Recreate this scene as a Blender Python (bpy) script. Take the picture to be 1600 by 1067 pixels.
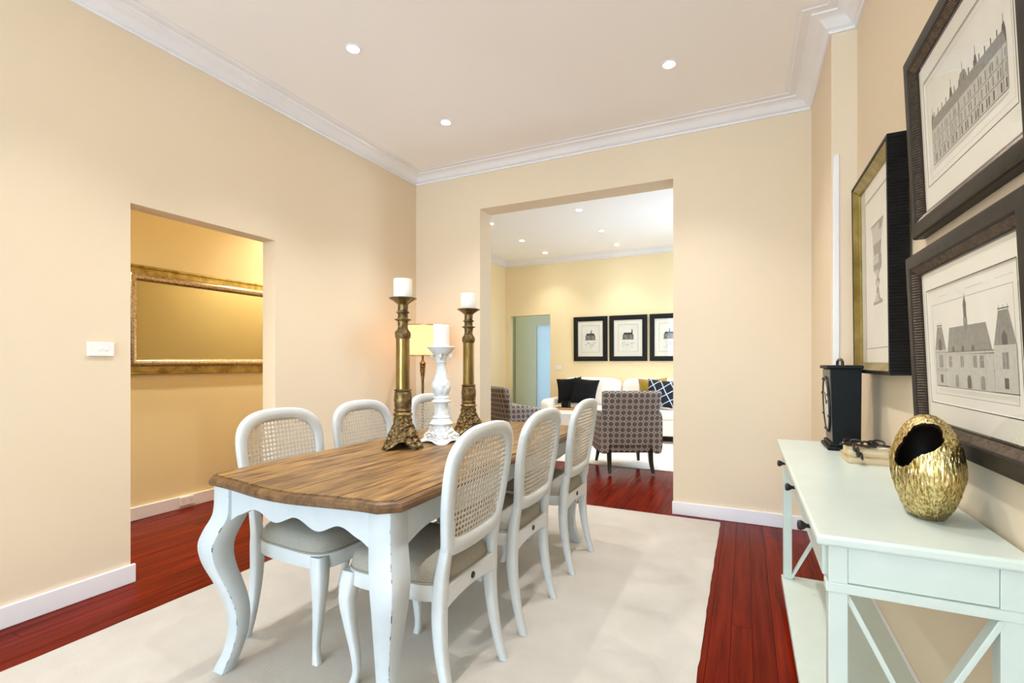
import bpy, bmesh, math, random
from math import sin, cos, pi, radians as R, sqrt
from mathutils import Vector, noise

random.seed(7)
for o in list(bpy.data.objects):
    bpy.data.objects.remove(o)
scene = bpy.context.scene
COL = scene.collection

# ------------------------------------------------------------------ camera
cd = bpy.data.cameras.new('camera')
cam = bpy.data.objects.new('camera', cd)
COL.objects.link(cam)
cd.sensor_fit = 'HORIZONTAL'
cd.sensor_width = 36.0
cd.lens = 36.0 * 756.0 / 1600.0
cd.shift_y = 32.5 / 1600.0
cd.clip_start = 0.02
cam.location = (0, 0, 1.2)
cam.rotation_euler = (R(90), 0, R(25.7))
scene.camera = cam

# ------------------------------------------------------------------ world: plain bright overcast sky
w = bpy.data.worlds.new('sky')
scene.world = w
w.use_nodes = True
bg = w.node_tree.nodes['Background']
bg.inputs[0].default_value = (0.64, 0.82, 1.04, 1)
bg.inputs[1].default_value = 6.6

# ------------------------------------------------------------------ view
vs = scene.view_settings
vs.view_transform = 'Standard'
vs.look = 'None'
vs.gamma = 1.0
vs.use_curve_mapping = False
vs.exposure = 0.92
cy = scene.cycles
cy.use_denoising = True
cy.max_bounces = 10
cy.diffuse_bounces = 6
cy.glossy_bounces = 5
cy.transmission_bounces = 6
cy.transparent_max_bounces = 10
cy.sample_clamp_indirect = 6.0
cy.caustics_reflective = False
cy.caustics_refractive = False

DOWN_W = 43.0          # watts of one downlight
DOWN_COL = (1.0, 0.985, 0.99)
LIVING_COL = (1.0, 0.92, 0.80)
HALL_COL = (1.0, 0.94, 0.78)

# ------------------------------------------------------------------ daylight portals (windows)
def portal(loc, rot, sx, sy):
    l = bpy.data.lights.new('window_daylight', 'AREA')
    l.shape = 'RECTANGLE'
    l.size = sx
    l.size_y = sy
    l.cycles.is_portal = True
    o = bpy.data.objects.new('window_daylight', l)
    o.location = loc
    o.rotation_euler = rot
    COL.objects.link(o)

# front window behind the camera (Y = -2.2), side window of the sitting room (X = 0.42)
portal((-1.25, -4.26, 1.46), (R(90), 0, 0), 3.3, 2.77)
portal((0.47, 6.25, 1.55), (0, R(90), 0), 1.5, 1.5)

# ================================================================== helpers
def lin(c):
    return c / 12.92 if c <= 0.04045 else ((c + 0.055) / 1.055) ** 2.4

def rgb(h):
    if isinstance(h, str):
        return tuple(lin(int(h[i:i + 2], 16) / 255) for i in (0, 2, 4)) + (1,)
    return tuple(h) + (1,) if len(h) == 3 else h

def new_mat(name):
    m = bpy.data.materials.new(name)
    m.use_nodes = True
    nt = m.node_tree
    return m, nt, nt.nodes['Principled BSDF']

def link(nt, a, ai, b, bi):
    nt.links.new(a.outputs[ai], b.inputs[bi])

def mat(name, c1, c2=None, scale=(5, 5, 5), rough=0.5, metal=0.0, bump=0.0, bscale=None, detail=4,
        coat=0.0, spec=0.5, rand=0.0, lo=0.35, hi=0.65, sheen=0.0, bdist=0.01):
    m, nt, b = new_mat(name)
    N = nt.nodes
    b.inputs['Roughness'].default_value = rough
    b.inputs['Metallic'].default_value = metal
    b.inputs['Specular IOR Level'].default_value = spec
    b.inputs['Coat Weight'].default_value = coat
    b.inputs['Coat Roughness'].default_value = 0.08
    if sheen:
        b.inputs['Sheen Weight'].default_value = sheen
    tc = N.new('ShaderNodeTexCoord')
    src, si = tc, 'Object'
    if rand:
        oi = N.new('ShaderNodeObjectInfo')
        mul = N.new('ShaderNodeMath'); mul.operation = 'MULTIPLY'; mul.inputs[1].default_value = 57.0
        link(nt, oi, 'Random', mul, 0)
        add = N.new('ShaderNodeVectorMath'); add.operation = 'ADD'
        link(nt, tc, 'Object', add, 0)
        link(nt, mul, 0, add, 1)
        src, si = add, 0
    mp = N.new('ShaderNodeMapping')
    link(nt, src, si, mp, 0)
    mp.inputs['Scale'].default_value = scale
    nz = N.new('ShaderNodeTexNoise')
    nz.inputs['Scale'].default_value = 1.0
    nz.inputs['Detail'].default_value = detail
    nz.inputs['Roughness'].default_value = 0.6
    link(nt, mp, 0, nz, 'Vector')
    if c2 is None:
        c2 = c1
    rp = N.new('ShaderNodeValToRGB')
    rp.color_ramp.elements[0].position = lo
    rp.color_ramp.elements[1].position = hi
    rp.color_ramp.elements[0].color = rgb(c1)
    rp.color_ramp.elements[1].color = rgb(c2)
    link(nt, nz, 'Fac', rp, 0)
    out, oi_ = rp, 0
    if rand:
        hv = N.new('ShaderNodeHueSaturation')
        mr = N.new('ShaderNodeMapRange')
        mr.inputs['To Min'].default_value = 1 - rand
        mr.inputs['To Max'].default_value = 1 + rand
        link(nt, oi, 'Random', mr, 0)
        link(nt, mr, 0, hv, 'Value')
        link(nt, rp, 0, hv, 'Color')
        out, oi_ = hv, 0
    link(nt, out, oi_, b, 'Base Color')
    if bump:
        bn = N.new('ShaderNodeBump')
        bn.inputs['Strength'].default_value = bump
        bn.inputs['Distance'].default_value = bdist
        if bscale:
            mp2 = N.new('ShaderNodeMapping')
            link(nt, src, si, mp2, 0)
            mp2.inputs['Scale'].default_value = bscale
            nz2 = N.new('ShaderNodeTexNoise')
            nz2.inputs['Scale'].default_value = 1.0
            nz2.inputs['Detail'].default_value = 3
            link(nt, mp2, 0, nz2, 'Vector')
            link(nt, nz2, 'Fac', bn, 'Height')
        else:
            link(nt, nz, 'Fac', bn, 'Height')
        link(nt, bn, 0, b, 'Normal')
    return m

def emit_mat(name, col, s):
    m = bpy.data.materials.new(name)
    m.use_nodes = True
    nt = m.node_tree
    nt.nodes.clear()
    e = nt.nodes.new('ShaderNodeEmission')
    e.inputs[0].default_value = col + (1,)
    e.inputs[1].default_value = s
    o = nt.nodes.new('ShaderNodeOutputMaterial')
    nt.links.new(e.outputs[0], o.inputs[0])
    return m

def glass_mat(name, tint=(1, 1, 1), ior=1.45):
    m = bpy.data.materials.new(name)
    m.use_nodes = True
    nt = m.node_tree
    nt.nodes.clear()
    t = nt.nodes.new('ShaderNodeBsdfTransparent'); t.inputs[0].default_value = tint + (1,)
    g = nt.nodes.new('ShaderNodeBsdfGlossy'); g.inputs['Roughness'].default_value = 0.02
    f = nt.nodes.new('ShaderNodeFresnel'); f.inputs[0].default_value = ior
    x = nt.nodes.new('ShaderNodeMixShader')
    o = nt.nodes.new('ShaderNodeOutputMaterial')
    gm = nt.nodes.new('ShaderNodeNewGeometry')        # only the front skin of the pane reflects
    sb = nt.nodes.new('ShaderNodeMath'); sb.operation = 'SUBTRACT'; sb.inputs[0].default_value = 1.0
    mu = nt.nodes.new('ShaderNodeMath'); mu.operation = 'MULTIPLY'
    nt.links.new(gm.outputs['Backfacing'], sb.inputs[1])
    nt.links.new(f.outputs[0], mu.inputs[0]); nt.links.new(sb.outputs[0], mu.inputs[1])
    nt.links.new(mu.outputs[0], x.inputs[0])
    nt.links.new(t.outputs[0], x.inputs[1])
    nt.links.new(g.outputs[0], x.inputs[2])
    nt.links.new(x.outputs[0], o.inputs[0])
    return m

class MB:
    def __init__(self):
        self.v = []; self.f = []; self.m = []
    def add(self, vs_, fs, mi=0):
        b = len(self.v)
        self.v += [tuple(p) for p in vs_]
        for f in fs:
            self.f.append(tuple(i + b for i in f)); self.m.append(mi)
        return self
    def box(self, x0, x1, y0, y1, z0, z1, mi=0):
        return self.add([(x0, y0, z0), (x1, y0, z0), (x1, y1, z0), (x0, y1, z0),
                         (x0, y0, z1), (x1, y0, z1), (x1, y1, z1), (x0, y1, z1)],
                        [(0, 3, 2, 1), (4, 5, 6, 7), (0, 1, 5, 4), (1, 2, 6, 5), (2, 3, 7, 6), (3, 0, 4, 7)], mi)
    def loft(self, rings, closed=True, cap=True, loop=False, mi=0):
        n = len(rings[0])
        vs_ = [p for r in rings for p in r]
        fs = []
        K = len(rings)
        for k in range(K if loop else K - 1):
            a = k * n; b = ((k + 1) % K) * n
            for i in range(n if closed else n - 1):
                j = (i + 1) % n
                fs.append((a + i, a + j, b + j, b + i))
        if cap and not loop:
            fs.append(tuple(range(n - 1, -1, -1)))
            fs.append(tuple((K - 1) * n + i for i in range(n)))
        return self.add(vs_, fs, mi)
    def lathe(self, prof, n=24, c=(0, 0, 0), mi=0, axis='z'):
        rings = []
        for r, z in prof:
            ring = []
            for i in range(n):
                a = 2 * pi * i / n
                p = (r * cos(a), r * sin(a), z)
                if axis == 'x': p = (p[2], p[0], p[1])
                if axis == 'y': p = (p[1], p[2], p[0])
                ring.append((p[0] + c[0], p[1] + c[1], p[2] + c[2]))
            rings.append(ring)
        return self.loft(rings, mi=mi)
    def extrude(self, poly, axis, a0, a1, mi=0):
        """poly: 2D outline; axis 'x' -> poly is (y,z), 'y' -> (x,z), 'z' -> (x,y)"""
        def P(p, a):
            return {'x': (a, p[0], p[1]), 'y': (p[0], a, p[1]), 'z': (p[0], p[1], a)}[axis]
        return self.loft([[P(p, a0) for p in poly], [P(p, a1) for p in poly]], mi=mi)
    def bar(self, p, q, w_, h_, up=(0, 0, 1), mi=0):
        p = Vector(p); q = Vector(q); d = (q - p).normalized()
        s = d.cross(Vector(up))
        if s.length < 1e-4: s = d.cross(Vector((1, 0, 0)))
        s.normalize(); u = s.cross(d).normalized()
        c = [(-1, -1), (1, -1), (1, 1), (-1, 1)]
        rings = [[tuple(e + s * (a * w_ / 2) + u * (b * h_ / 2)) for a, b in c] for e in (p, q)]
        return self.loft(rings, mi=mi)
    def tube(self, pts, r, n=8, loop=False, mi=0):
        pts = [Vector(p) for p in pts]
        K = len(pts); rings = []
        prev = None
        for i, p in enumerate(pts):
            if loop: d = pts[(i + 1) % K] - pts[i - 1]
            else: d = pts[min(i + 1, K - 1)] - pts[max(i - 1, 0)]
            d.normalize()
            if prev is None:
                s = d.cross(Vector((0, 0, 1)))
                if s.length < 1e-3: s = d.cross(Vector((1, 0, 0)))
            else:
                s = prev - d * prev.dot(d)
            s.normalize(); prev = s
            u = d.cross(s)
            rr = r[i] if isinstance(r, (list, tuple)) else r
            rings.append([tuple(p + s * (rr * cos(2 * pi * k / n)) + u * (rr * sin(2 * pi * k / n))) for k in range(n)])
        return self.loft(rings, loop=loop, mi=mi)
    def leg(self, path, ch=0.22, mi=0, edge=None):
        """path: (x, y, z, wx, wy) sections, horizontal chamfered squares"""
        rings = []
        for x, y, z, wx, wy in path:
            a, b = wx / 2, wy / 2
            c, d = a * (1 - 2 * ch), b * (1 - 2 * ch)
            rings.append([(x + p, y + q, z) for p, q in
                          ((-c, -b), (c, -b), (a, -d), (a, d), (c, b), (-c, b), (-a, d), (-a, -d))])
        m0 = len(self.m)
        self.loft(rings, mi=mi)
        if edge is not None:
            for k in range(8 * (len(rings) - 1)):
                if k % 8 in (1, 3, 5, 7): self.m[m0 + k] = edge
        return self
    def build(self, name, mats, parent=None, smooth=True, bevel=0.0, seg=2, ang=38, loc=None, rot=None, fix=True):
        me = bpy.data.meshes.new(name)
        me.from_pydata(self.v, [], self.f)
        if not isinstance(mats, (list, tuple)): mats = [mats]
        for m_ in mats: me.materials.append(m_)
        me.polygons.foreach_set('material_index', self.m)
        if fix:
            bm = bmesh.new(); bm.from_mesh(me)
            bmesh.ops.recalc_face_normals(bm, faces=bm.faces)
            bm.to_mesh(me); bm.free()
        me.update()
        if smooth:
            me.shade_smooth()
            me.set_sharp_from_angle(angle=R(ang))
        o = bpy.data.objects.new(name, me)
        COL.objects.link(o)
        if parent: o.parent = parent
        if loc: o.location = loc
        if rot: o.rotation_euler = rot
        if bevel:
            b = o.modifiers.new('bevel', 'BEVEL')
            b.width = bevel; b.segments = seg; b.limit_method = 'ANGLE'; b.angle_limit = R(40)
        return o

def interp(path, n):
    """Catmull-Rom resample of a list of tuples"""
    out = []
    K = len(path)
    for i in range(K - 1):
        p0, p1, p2, p3 = path[max(i - 1, 0)], path[i], path[i + 1], path[min(i + 2, K - 1)]
        for k in range(n):
            t = k / n
            out.append(tuple(0.5 * ((2 * b) + (-a + c) * t + (2 * a - 5 * b + 4 * c - d) * t * t + (-a + 3 * b - 3 * c + d) * t ** 3)
                             for a, b, c, d in zip(p0, p1, p2, p3)))
    out.append(tuple(path[-1]))
    return out

def tag(o, label=None, cat=None, group=None, kind=None):
    if label: o['label'] = label
    if cat: o['category'] = cat
    if group: o['group'] = group
    if kind: o['kind'] = kind
    return o

def thing(name, label, cat, loc=(0, 0, 0), rz=0.0, group=None):
    o = bpy.data.objects.new(name, None)
    o.empty_display_size = 0.1
    COL.objects.link(o)
    o.location = loc
    o.rotation_euler = (0, 0, rz)
    return tag(o, label, cat, group)

def copy_tree(o, parent=None):
    c = o.copy()
    COL.objects.link(c)
    if parent: c.parent = parent
    for ch in list(o.children):
        copy_tree(ch, c)
    return c

def struct(mb, name, m, parent=None, smooth=False, bevel=0, label=None):
    o = mb.build(name, m, parent, smooth=smooth, bevel=bevel)
    if not parent: o['kind'] = 'structure'
    if label: o['label'] = label
    return o

# ================================================================== materials
M = {}
M['wall'] = mat('wall_paint', 'E5D4B9', 'E4D2B6', (1.3, 1.3, 1.3), 0.55, spec=0.3)
M['wall_living'] = mat('wall_paint_yellow', 'F0DEB6', 'EFDCB1', (1.3, 1.3, 1.3), 0.6, spec=0.3)
M['wall_hall'] = mat('wall_paint_hall', 'EBDCAE', 'EADAA9', (1.3, 1.3, 1.3), 0.6, spec=0.3)
M['wall_pale'] = mat('wall_paint_pale', 'BDB998', 'B9B594', (1.3, 1.3, 1.3), 0.6, spec=0.3)
M['ceiling'] = mat('ceiling_paint', 'FAF9F9', 'F9F8F8', (1, 1, 1), 0.7, spec=0.2)
M['trim'] = mat('trim_gloss_white', 'F1F0F2', 'ECEBEE', (2, 2, 2), 0.3)
M['plank'] = mat('jarrah_plank', '4E0D05', '7A200A', (34, 1.6, 30), 0.2, bump=0.05, bscale=(90, 3, 90), spec=0.14, rand=0.13, lo=0.3, hi=0.72, detail=6, bdist=0.004)
M['plank'].node_tree.nodes['Principled BSDF'].inputs['IOR'].default_value = 1.25
M['subfloor'] = mat('subfloor_dark', '2A0A06', '33100A', (4, 4, 4), 0.6)
M['rug'] = mat('rug_wool', 'BBB4A9', 'C9C3B9', (3.0, 3.0, 3.0), 0.95, bump=0.22, bscale=(260, 260, 260), spec=0.1, sheen=0.3, lo=0.3, hi=0.7)
M['rug_white'] = mat('rug_white_wool', 'E8E4DE', 'F2EFEA', (8, 8, 8), 0.95, bump=0.6, bscale=(120, 120, 120), spec=0.1)
M['chair_white'] = mat('chair_white_paint', 'CBD0D0', 'D2D6D5', (9, 9, 9), 0.42)
M['cane'] = mat('cane_white', 'C9C2B3', 'D5CEC0', (60, 60, 60), 0.55)
M['linen'] = mat('grey_linen', '9A968A', 'A9A599', (200, 200, 200), 0.9, bump=0.25, bscale=(500, 500, 500), spec=0.15)
M['console'] = mat('console_paint', 'C6D0C6', 'CBD5CB', (6, 6, 6), 0.32)
M['black_metal'] = mat('black_iron', '14100E', '221B17', (30, 30, 30), 0.35)
M['black_paint'] = mat('black_satin', '0B0D0C', '131615', (8, 8, 8), 0.5, spec=0.18)
M['taupe_face'] = mat('clock_face_sheen', '4E4640', '5C544C', (20, 20, 20), 0.35)  # grey-brown front: light reflected off the clock put into the colour
M['dial'] = mat('dial_cream', 'CFC8B4', 'DED7C4', (20, 20, 20), 0.5)
M['wax'] = mat('candle_wax', 'F2F0E8', 'F5F3EC', (10, 10, 10), 0.45)
M['brass'] = mat('antique_brass', '382B19', '8A7248', (40, 40, 40), 0.38, metal=0.75, bump=0.4, bscale=(160, 160, 160), lo=0.3, hi=0.62, bdist=0.004)
M['brass_shaft'] = mat('brass_shaft', '66522A', 'A88E56', (30, 30, 5), 0.2, metal=0.85, lo=0.3, hi=0.7)
M['plaster'] = mat('white_plaster', 'D9DFE0', 'ECEFEE', (50, 50, 50), 0.45, bump=0.25, bscale=(120, 120, 120), bdist=0.004)
M['gold'] = mat('ribbed_gold', '94722A', 'F6E4A6', (260, 260, 18), 0.22, metal=1.0, bump=0.55, lo=0.36, hi=0.6, bdist=0.006, detail=3)
M['vase_in'] = mat('vase_inside', '1A0F07', '24160B', (30, 30, 30), 0.5)
M['silver_gold'] = mat('champagne_leaf', '8F7A55', 'D8CBB2', (60, 60, 60), 0.3, metal=0.8, bump=0.35, lo=0.3, hi=0.7, bdist=0.005)
M['gold_leaf'] = mat('gold_leaf', '94803E', 'C8B470', (14, 14, 14), 0.35, metal=0.6)
M['mirror'] = mat('mirror_silver', 'CFC99E', 'CFC99E', (1, 1, 1), 0.03, metal=1.0)
M['frame_dark'] = mat('frame_dark_brown', '241F1A', '302A23', (30, 30, 30), 0.5, spec=0.3)
M['frame_bead'] = mat('frame_bronze', '4A3D30', '6B5947', (80, 80, 80), 0.35, metal=0.4)
M['frame_black'] = mat('frame_black', '121111', '1A1918', (30, 30, 30), 0.5, spec=0.25)
M['frame_gold'] = mat('frame_olive_gold', '7E6E35', 'A9985A', (10, 10, 10), 0.3, metal=0.7)
M['matboard'] = mat('mat_board', 'E6E1D2', 'E9E4D6', (4, 4, 4), 0.8)
M['paper'] = mat('print_paper', 'E3DFD2', 'EAE6DA', (6, 6, 6), 0.8)
M['ink_dark'] = mat('ink_dark', '33322F', '403F3B', (60, 60, 60), 0.8)
M['ink_mid'] = mat('ink_mid', '77756E', '8A887F', (60, 60, 60), 0.8)
M['ink_light'] = mat('ink_light', 'B4B1A6', 'C2BFB4', (60, 60, 60), 0.8)
M['glass'] = glass_mat('picture_glass')
M['window_glass'] = glass_mat('window_glass', (0.97, 0.99, 0.98))
M['sofa'] = mat('sofa_cotton', 'EDE7DF', 'F3EEE8', (30, 30, 30), 0.9, bump=0.2, bscale=(200, 200, 200), spec=0.1)
M['black_fabric'] = mat('black_fabric', '111214', '1A1B1E', (40, 40, 40), 0.9, spec=0.15)
M['mustard'] = mat('mustard_velvet', '8A6E0A', 'A5871A', (20, 20, 20), 0.8, sheen=0.4)
M['dark_wood'] = mat('dark_leg_wood', '0F0A08', '1C120E', (10, 10, 40), 0.3)
M['tray_wood'] = mat('tray_wood', 'A97E50', 'BF9466', (6, 40, 40), 0.5)
M['plastic'] = mat('switch_plastic', 'EDEBE6', 'F0EEEA', (5, 5, 5), 0.35)
M['white_lacquer'] = mat('white_lacquer', 'F0F0EE', 'F4F4F2', (5, 5, 5), 0.2)
M['book'] = mat('old_paper_cover', 'B99A6C', 'D2B98F', (25, 25, 25), 0.8, bump=0.3)
M['pages'] = mat('book_pages', 'C9B48C', 'E2D3B2', (8, 8, 300), 0.85, bump=0.3)
M['bronze_lamp'] = mat('lamp_bronze', '5E4522', '8C6C3A', (30, 30, 30), 0.35, metal=0.7)
M['bulb'] = emit_mat('downlight_glow', (1.0, 0.93, 0.80), 60.0)

def plank_wood(name, dark, light, rand):
    m = mat(name, dark, light, (44, 4.5, 30), 0.42, bump=0.15, bscale=(80, 4, 80), rand=rand, lo=0.34, hi=0.66, detail=9, bdist=0.004)
    return m
M['oak'] = plank_wood('weathered_oak', '45290F', 'A57E48', 0.16)
M['oak_edge'] = mat('oak_edge', '4A3218', '7A5833', (30, 6, 30), 0.4, bump=0.15, bdist=0.004)

def worn_edge():
    m, nt, b = new_mat('worn_paint_edge')
    N = nt.nodes
    b.inputs['Roughness'].default_value = 0.5
    tc = N.new('ShaderNodeTexCoord')
    nz = N.new('ShaderNodeTexNoise'); nz.inputs['Scale'].default_value = 38; nz.inputs['Detail'].default_value = 4
    link(nt, tc, 'Object', nz, 'Vector')
    r2 = N.new('ShaderNodeMapRange'); r2.inputs['From Min'].default_value = 0.53; r2.inputs['From Max'].default_value = 0.60
    link(nt, nz, 'Fac', r2, 0)
    mx = N.new('ShaderNodeMix'); mx.data_type = 'RGBA'
    mx.inputs[6].default_value = rgb('C2C9CB'); mx.inputs[7].default_value = rgb('4A3A2C')
    link(nt, r2, 0, mx, 0)
    nt.links.new(mx.outputs[2], b.inputs['Base Color'])
    return m
M['worn'] = worn_edge()
M['distressed'] = mat('distressed_white_paint', 'BEC6C9', 'C6CCCE', (9, 9, 9), 0.45)


def pattern_fabric(name, dark, line, cell=0.052):
    """lattice of dark octagons with pale rings and small dark diamonds, on the dominant face plane"""
    m, nt, b = new_mat(name)
    N = nt.nodes
    b.inputs['Roughness'].default_value = 0.9
    b.inputs['Specular IOR Level'].default_value = 0.15
    tc = N.new('ShaderNodeTexCoord')
    sp = N.new('ShaderNodeSeparateXYZ'); link(nt, tc, 'Object', sp, 0)
    def math(op, a, c=None):
        n = N.new('ShaderNodeMath'); n.operation = op
        for i, x in enumerate((a, c)):
            if x is None: continue
            if isinstance(x, (int, float)): n.inputs[i].default_value = x
            else: nt.links.new(x, n.inputs[i])
        return n.outputs[0]
    X, Y, Z = sp.outputs
    geo = N.new('ShaderNodeNewGeometry')
    vt = N.new('ShaderNodeVectorTransform'); vt.vector_type = 'NORMAL'; vt.convert_from = 'WORLD'; vt.convert_to = 'OBJECT'
    link(nt, geo, 'True Normal', vt, 0)
    sn = N.new('ShaderNodeSeparateXYZ'); link(nt, vt, 0, sn, 0)
    nx = math('ABSOLUTE', sn.outputs[0]); nz_ = math('ABSOLUTE', sn.outputs[2])
    side = math('GREATER_THAN', nx, 0.7)
    top = math('GREATER_THAN', nz_, 0.7)
    def mix(f, a, c):
        return math('ADD', math('MULTIPLY', a, math('SUBTRACT', 1.0, f)), math('MULTIPLY', c, f))
    u = mix(side, X, Y)
    v = mix(top, Z, Y)
    def frac(x, off):
        f = math('FRACT', math('ADD', math('DIVIDE', x, cell), 50 + off))
        return math('ABSOLUTE', math('SUBTRACT', f, 0.5))
    a, c = frac(u, 0.0), frac(v, 0.0)
    octd = math('MAXIMUM', math('MAXIMUM', a, c), math('MULTIPLY', math('ADD', a, c), 0.72))
    inn = math('LESS_THAN', octd, 0.405)
    a2, c2 = math('SUBTRACT', 0.5, a), math('SUBTRACT', 0.5, c)
    dia = math('LESS_THAN', math('ADD', a2, c2), 0.15)
    dk = math('MAXIMUM', inn, dia)
    ln = math('MULTIPLY', math('LESS_THAN', octd, 0.25), math('GREATER_THAN', octd, 0.215))
    dk = math('MULTIPLY', dk, math('SUBTRACT', 1.0, math('MULTIPLY', ln, 0.25)))
    mx = N.new('ShaderNodeMix'); mx.data_type = 'RGBA'
    nt.links.new(dk, mx.inputs[0])
    mx.inputs[6].default_value = rgb(line); mx.inputs[7].default_value = rgb(dark)
    nt.links.new(mx.outputs[2], b.inputs['Base Color'])
    return m
M['lattice'] = pattern_fabric('lattice_fabric', '6C635F', 'B4ACA6', 0.062)

def navy_pattern():
    m, nt, b = new_mat('navy_crossline_fabric')
    N = nt.nodes
    b.inputs['Roughness'].default_value = 0.9
    tc = N.new('ShaderNodeTexCoord')
    fac = None
    for rz, sc in ((0.5, 2.6), (2.2, 2.9)):
        mp = N.new('ShaderNodeMapping'); link(nt, tc, 'Object', mp, 0)
        mp.inputs['Rotation'].default_value = (0, rz, 0)
        wv = N.new('ShaderNodeTexWave'); wv.inputs['Scale'].default_value = sc; wv.inputs['Distortion'].default_value = 1.5
        link(nt, mp, 0, wv, 'Vector')
        r = N.new('ShaderNodeMapRange'); r.inputs['From Min'].default_value = 0.955; r.inputs['From Max'].default_value = 0.985
        link(nt, wv, 'Fac', r, 0)
        if fac is None: fac = r
        else:
            ad = N.new('ShaderNodeMath'); ad.operation = 'MAXIMUM'
            link(nt, fac, 0, ad, 0); link(nt, r, 0, ad, 1); fac = ad
    mx = N.new('ShaderNodeMix'); mx.data_type = 'RGBA'
    link(nt, fac, 0, mx, 0)
    mx.inputs[6].default_value = rgb('0E1320'); mx.inputs[7].default_value = rgb('B9C4D2')
    nt.links.new(mx.outputs[2], b.inputs['Base Color'])
    return m
M['navy'] = navy_pattern()

def shade_mat():
    m = mat('lampshade_linen', 'D9A765', 'DEAE6E', (60, 60, 60), 0.8)
    nt = m.node_tree
    b = nt.nodes['Principled BSDF']
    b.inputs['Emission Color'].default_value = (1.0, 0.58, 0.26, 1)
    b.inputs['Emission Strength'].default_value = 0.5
    return m
M['shade'] = shade_mat()

def frosted():
    m = bpy.data.materials.new('frosted_glass')
    m.use_nodes = True
    nt = m.node_tree; nt.nodes.clear()
    t = nt.nodes.new('ShaderNodeBsdfTranslucent'); t.inputs[0].default_value = (0.30, 0.335, 0.335, 1)
    d = nt.nodes.new('ShaderNodeBsdfDiffuse'); d.inputs[0].default_value = (0.70, 0.80, 0.82, 1)
    x = nt.nodes.new('ShaderNodeMixShader'); x.inputs[0].default_value = 0.5
    o = nt.nodes.new('ShaderNodeOutputMaterial')
    nt.links.new(t.outputs[0], x.inputs[1]); nt.links.new(d.outputs[0], x.inputs[2]); nt.links.new(x.outputs[0], o.inputs[0])
    return m
M['frosted'] = frosted()

# ================================================================== the rooms
XL, YB, XR, XP, YP = -3.02, 4.02, 0.545, 0.427, 3.15
YF = -4.2
HC = 3.08
YLB = 8.23            # sitting room far wall
XHW = -4.18           # hall wall
XLL, XLR = -4.10, 0.42

# floor: dark bed with separate boards
fl = struct(MB().box(-5.1, 0.7, -4.35, 10.4, -0.12, -0.022), 'floor', M['subfloor'])
bw = 0.0845
pm = {}
x = -4.28
rng = random.Random(3)
while x < 0.66:
    y = -4.3
    first = True
    while y < 10.0:
        L = rng.uniform(2.6, 5.4) if first else rng.choice((3.0, 3.6, 4.2, 4.8))
        first = False
        y1 = min(y + L, 10.3)
        if 10.3 - y1 < 0.7: y1 = 10.3
        key = round(y1 - y, 2)
        o = MB().box(0.0007, bw - 0.0007, 0.0006, (y1 - y) - 0.0006, -0.022, 0.0)
        p = o.build('plank', M['plank'], fl, smooth=False, loc=(x, y, rng.uniform(-0.0006, 0.0)), fix=False)
        y = y1
    x += bw

# walls
struct(MB().extrude([(YF, 0), (1.476, 0), (1.476, 2.07), (2.378, 2.07), (2.378, 0), (YB, 0), (YB, HC), (YF, HC)], 'x', -3.15, XL), 'wall_left', M['wall'])
struct(MB().extrude([(-4.3, 0), (-2.273, 0), (-2.273, 2.66), (-0.513, 2.66), (-0.513, 0), (0.67, 0), (0.67, HC), (-4.3, HC)], 'y', YB, 4.24), 'wall_back', M['wall'])
struct(MB().box(XR, 0.67, YF, YB, 0, HC), 'wall_right', M['wall'])
struct(MB().box(XP, XR, YP, YB, 0, HC), 'wall_pier', M['wall'])
def holed(mb, outer, hole, axis, a0, a1):
    (u0, v0, u1, v1), (p0, q0, p1, q1) = outer, hole
    P = (lambda u, v, a: (a, u, v)) if axis == 'x' else (lambda u, v, a: (u, a, v))
    O = [(u0, v0), (u1, v0), (u1, v1), (u0, v1)]
    H = [(p0, q0), (p1, q0), (p1, q1), (p0, q1)]
    rings = [[P(*p, a0) for p in O], [P(*p, a0) for p in H], [P(*p, a1) for p in H], [P(*p, a1) for p in O]]
    return mb.loft(rings, loop=True)
struct(holed(MB(), (-4.3, 0, 0.67, HC), (-2.9, 0.08, 0.4, 2.85), 'y', YF - 0.12, YF), 'wall_front', M['wall'])
struct(MB().box(XHW - 0.12, XHW, YF, YB, 0, HC), 'wall_hall', M['wall_hall'])
struct(MB().box(XLL - 0.12, XLL, 4.24, YLB, 0, HC), 'wall_living_left', M['wall_living'])
struct(MB().extrude([(XLL - 0.12, 0), (-4.0, 0), (-4.0, 2.07), (-3.19, 2.07), (-3.19, 0), (XLR + 0.12, 0), (XLR + 0.12, HC), (XLL - 0.12, HC)], 'y', YLB, YLB + 0.12), 'wall_living_back', M['wall_living'])
struct(holed(MB(), (4.24, 0, YLB, HC), (5.5, 0.8, 7.0, 2.3), 'x', XLR, XLR + 0.12), 'wall_living_right', M['wall_living'])
# small room behind the far doorway
struct(MB().box(-5.0, -4.62, YLB + 0.12, 9.9, 0, HC), 'wall_far_left', M['wall_pale'])
struct(MB().extrude([(-5.0, 0), (-4.12, 0), (-4.12, 2.01), (-3.3, 2.01), (-3.3, 0), (-2.7, 0), (-2.7, HC), (-5.0, HC)], 'y', 9.8, 9.9), 'wall_far_back', M['wall_pale'])
struct(MB().box(-2.8, -2.7, YLB + 0.12, 9.9, 0, HC), 'wall_far_right', M['wall_pale'])
dr = struct(MB().box(-4.12, -3.3, 9.82, 9.86, 0.0, 2.01), 'door_1', M['frosted'])
struct(MB().box(-5.1, 0.75, YF - 0.15, 10.4, HC, HC + 0.08), 'ceiling', M['ceiling'])

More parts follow.
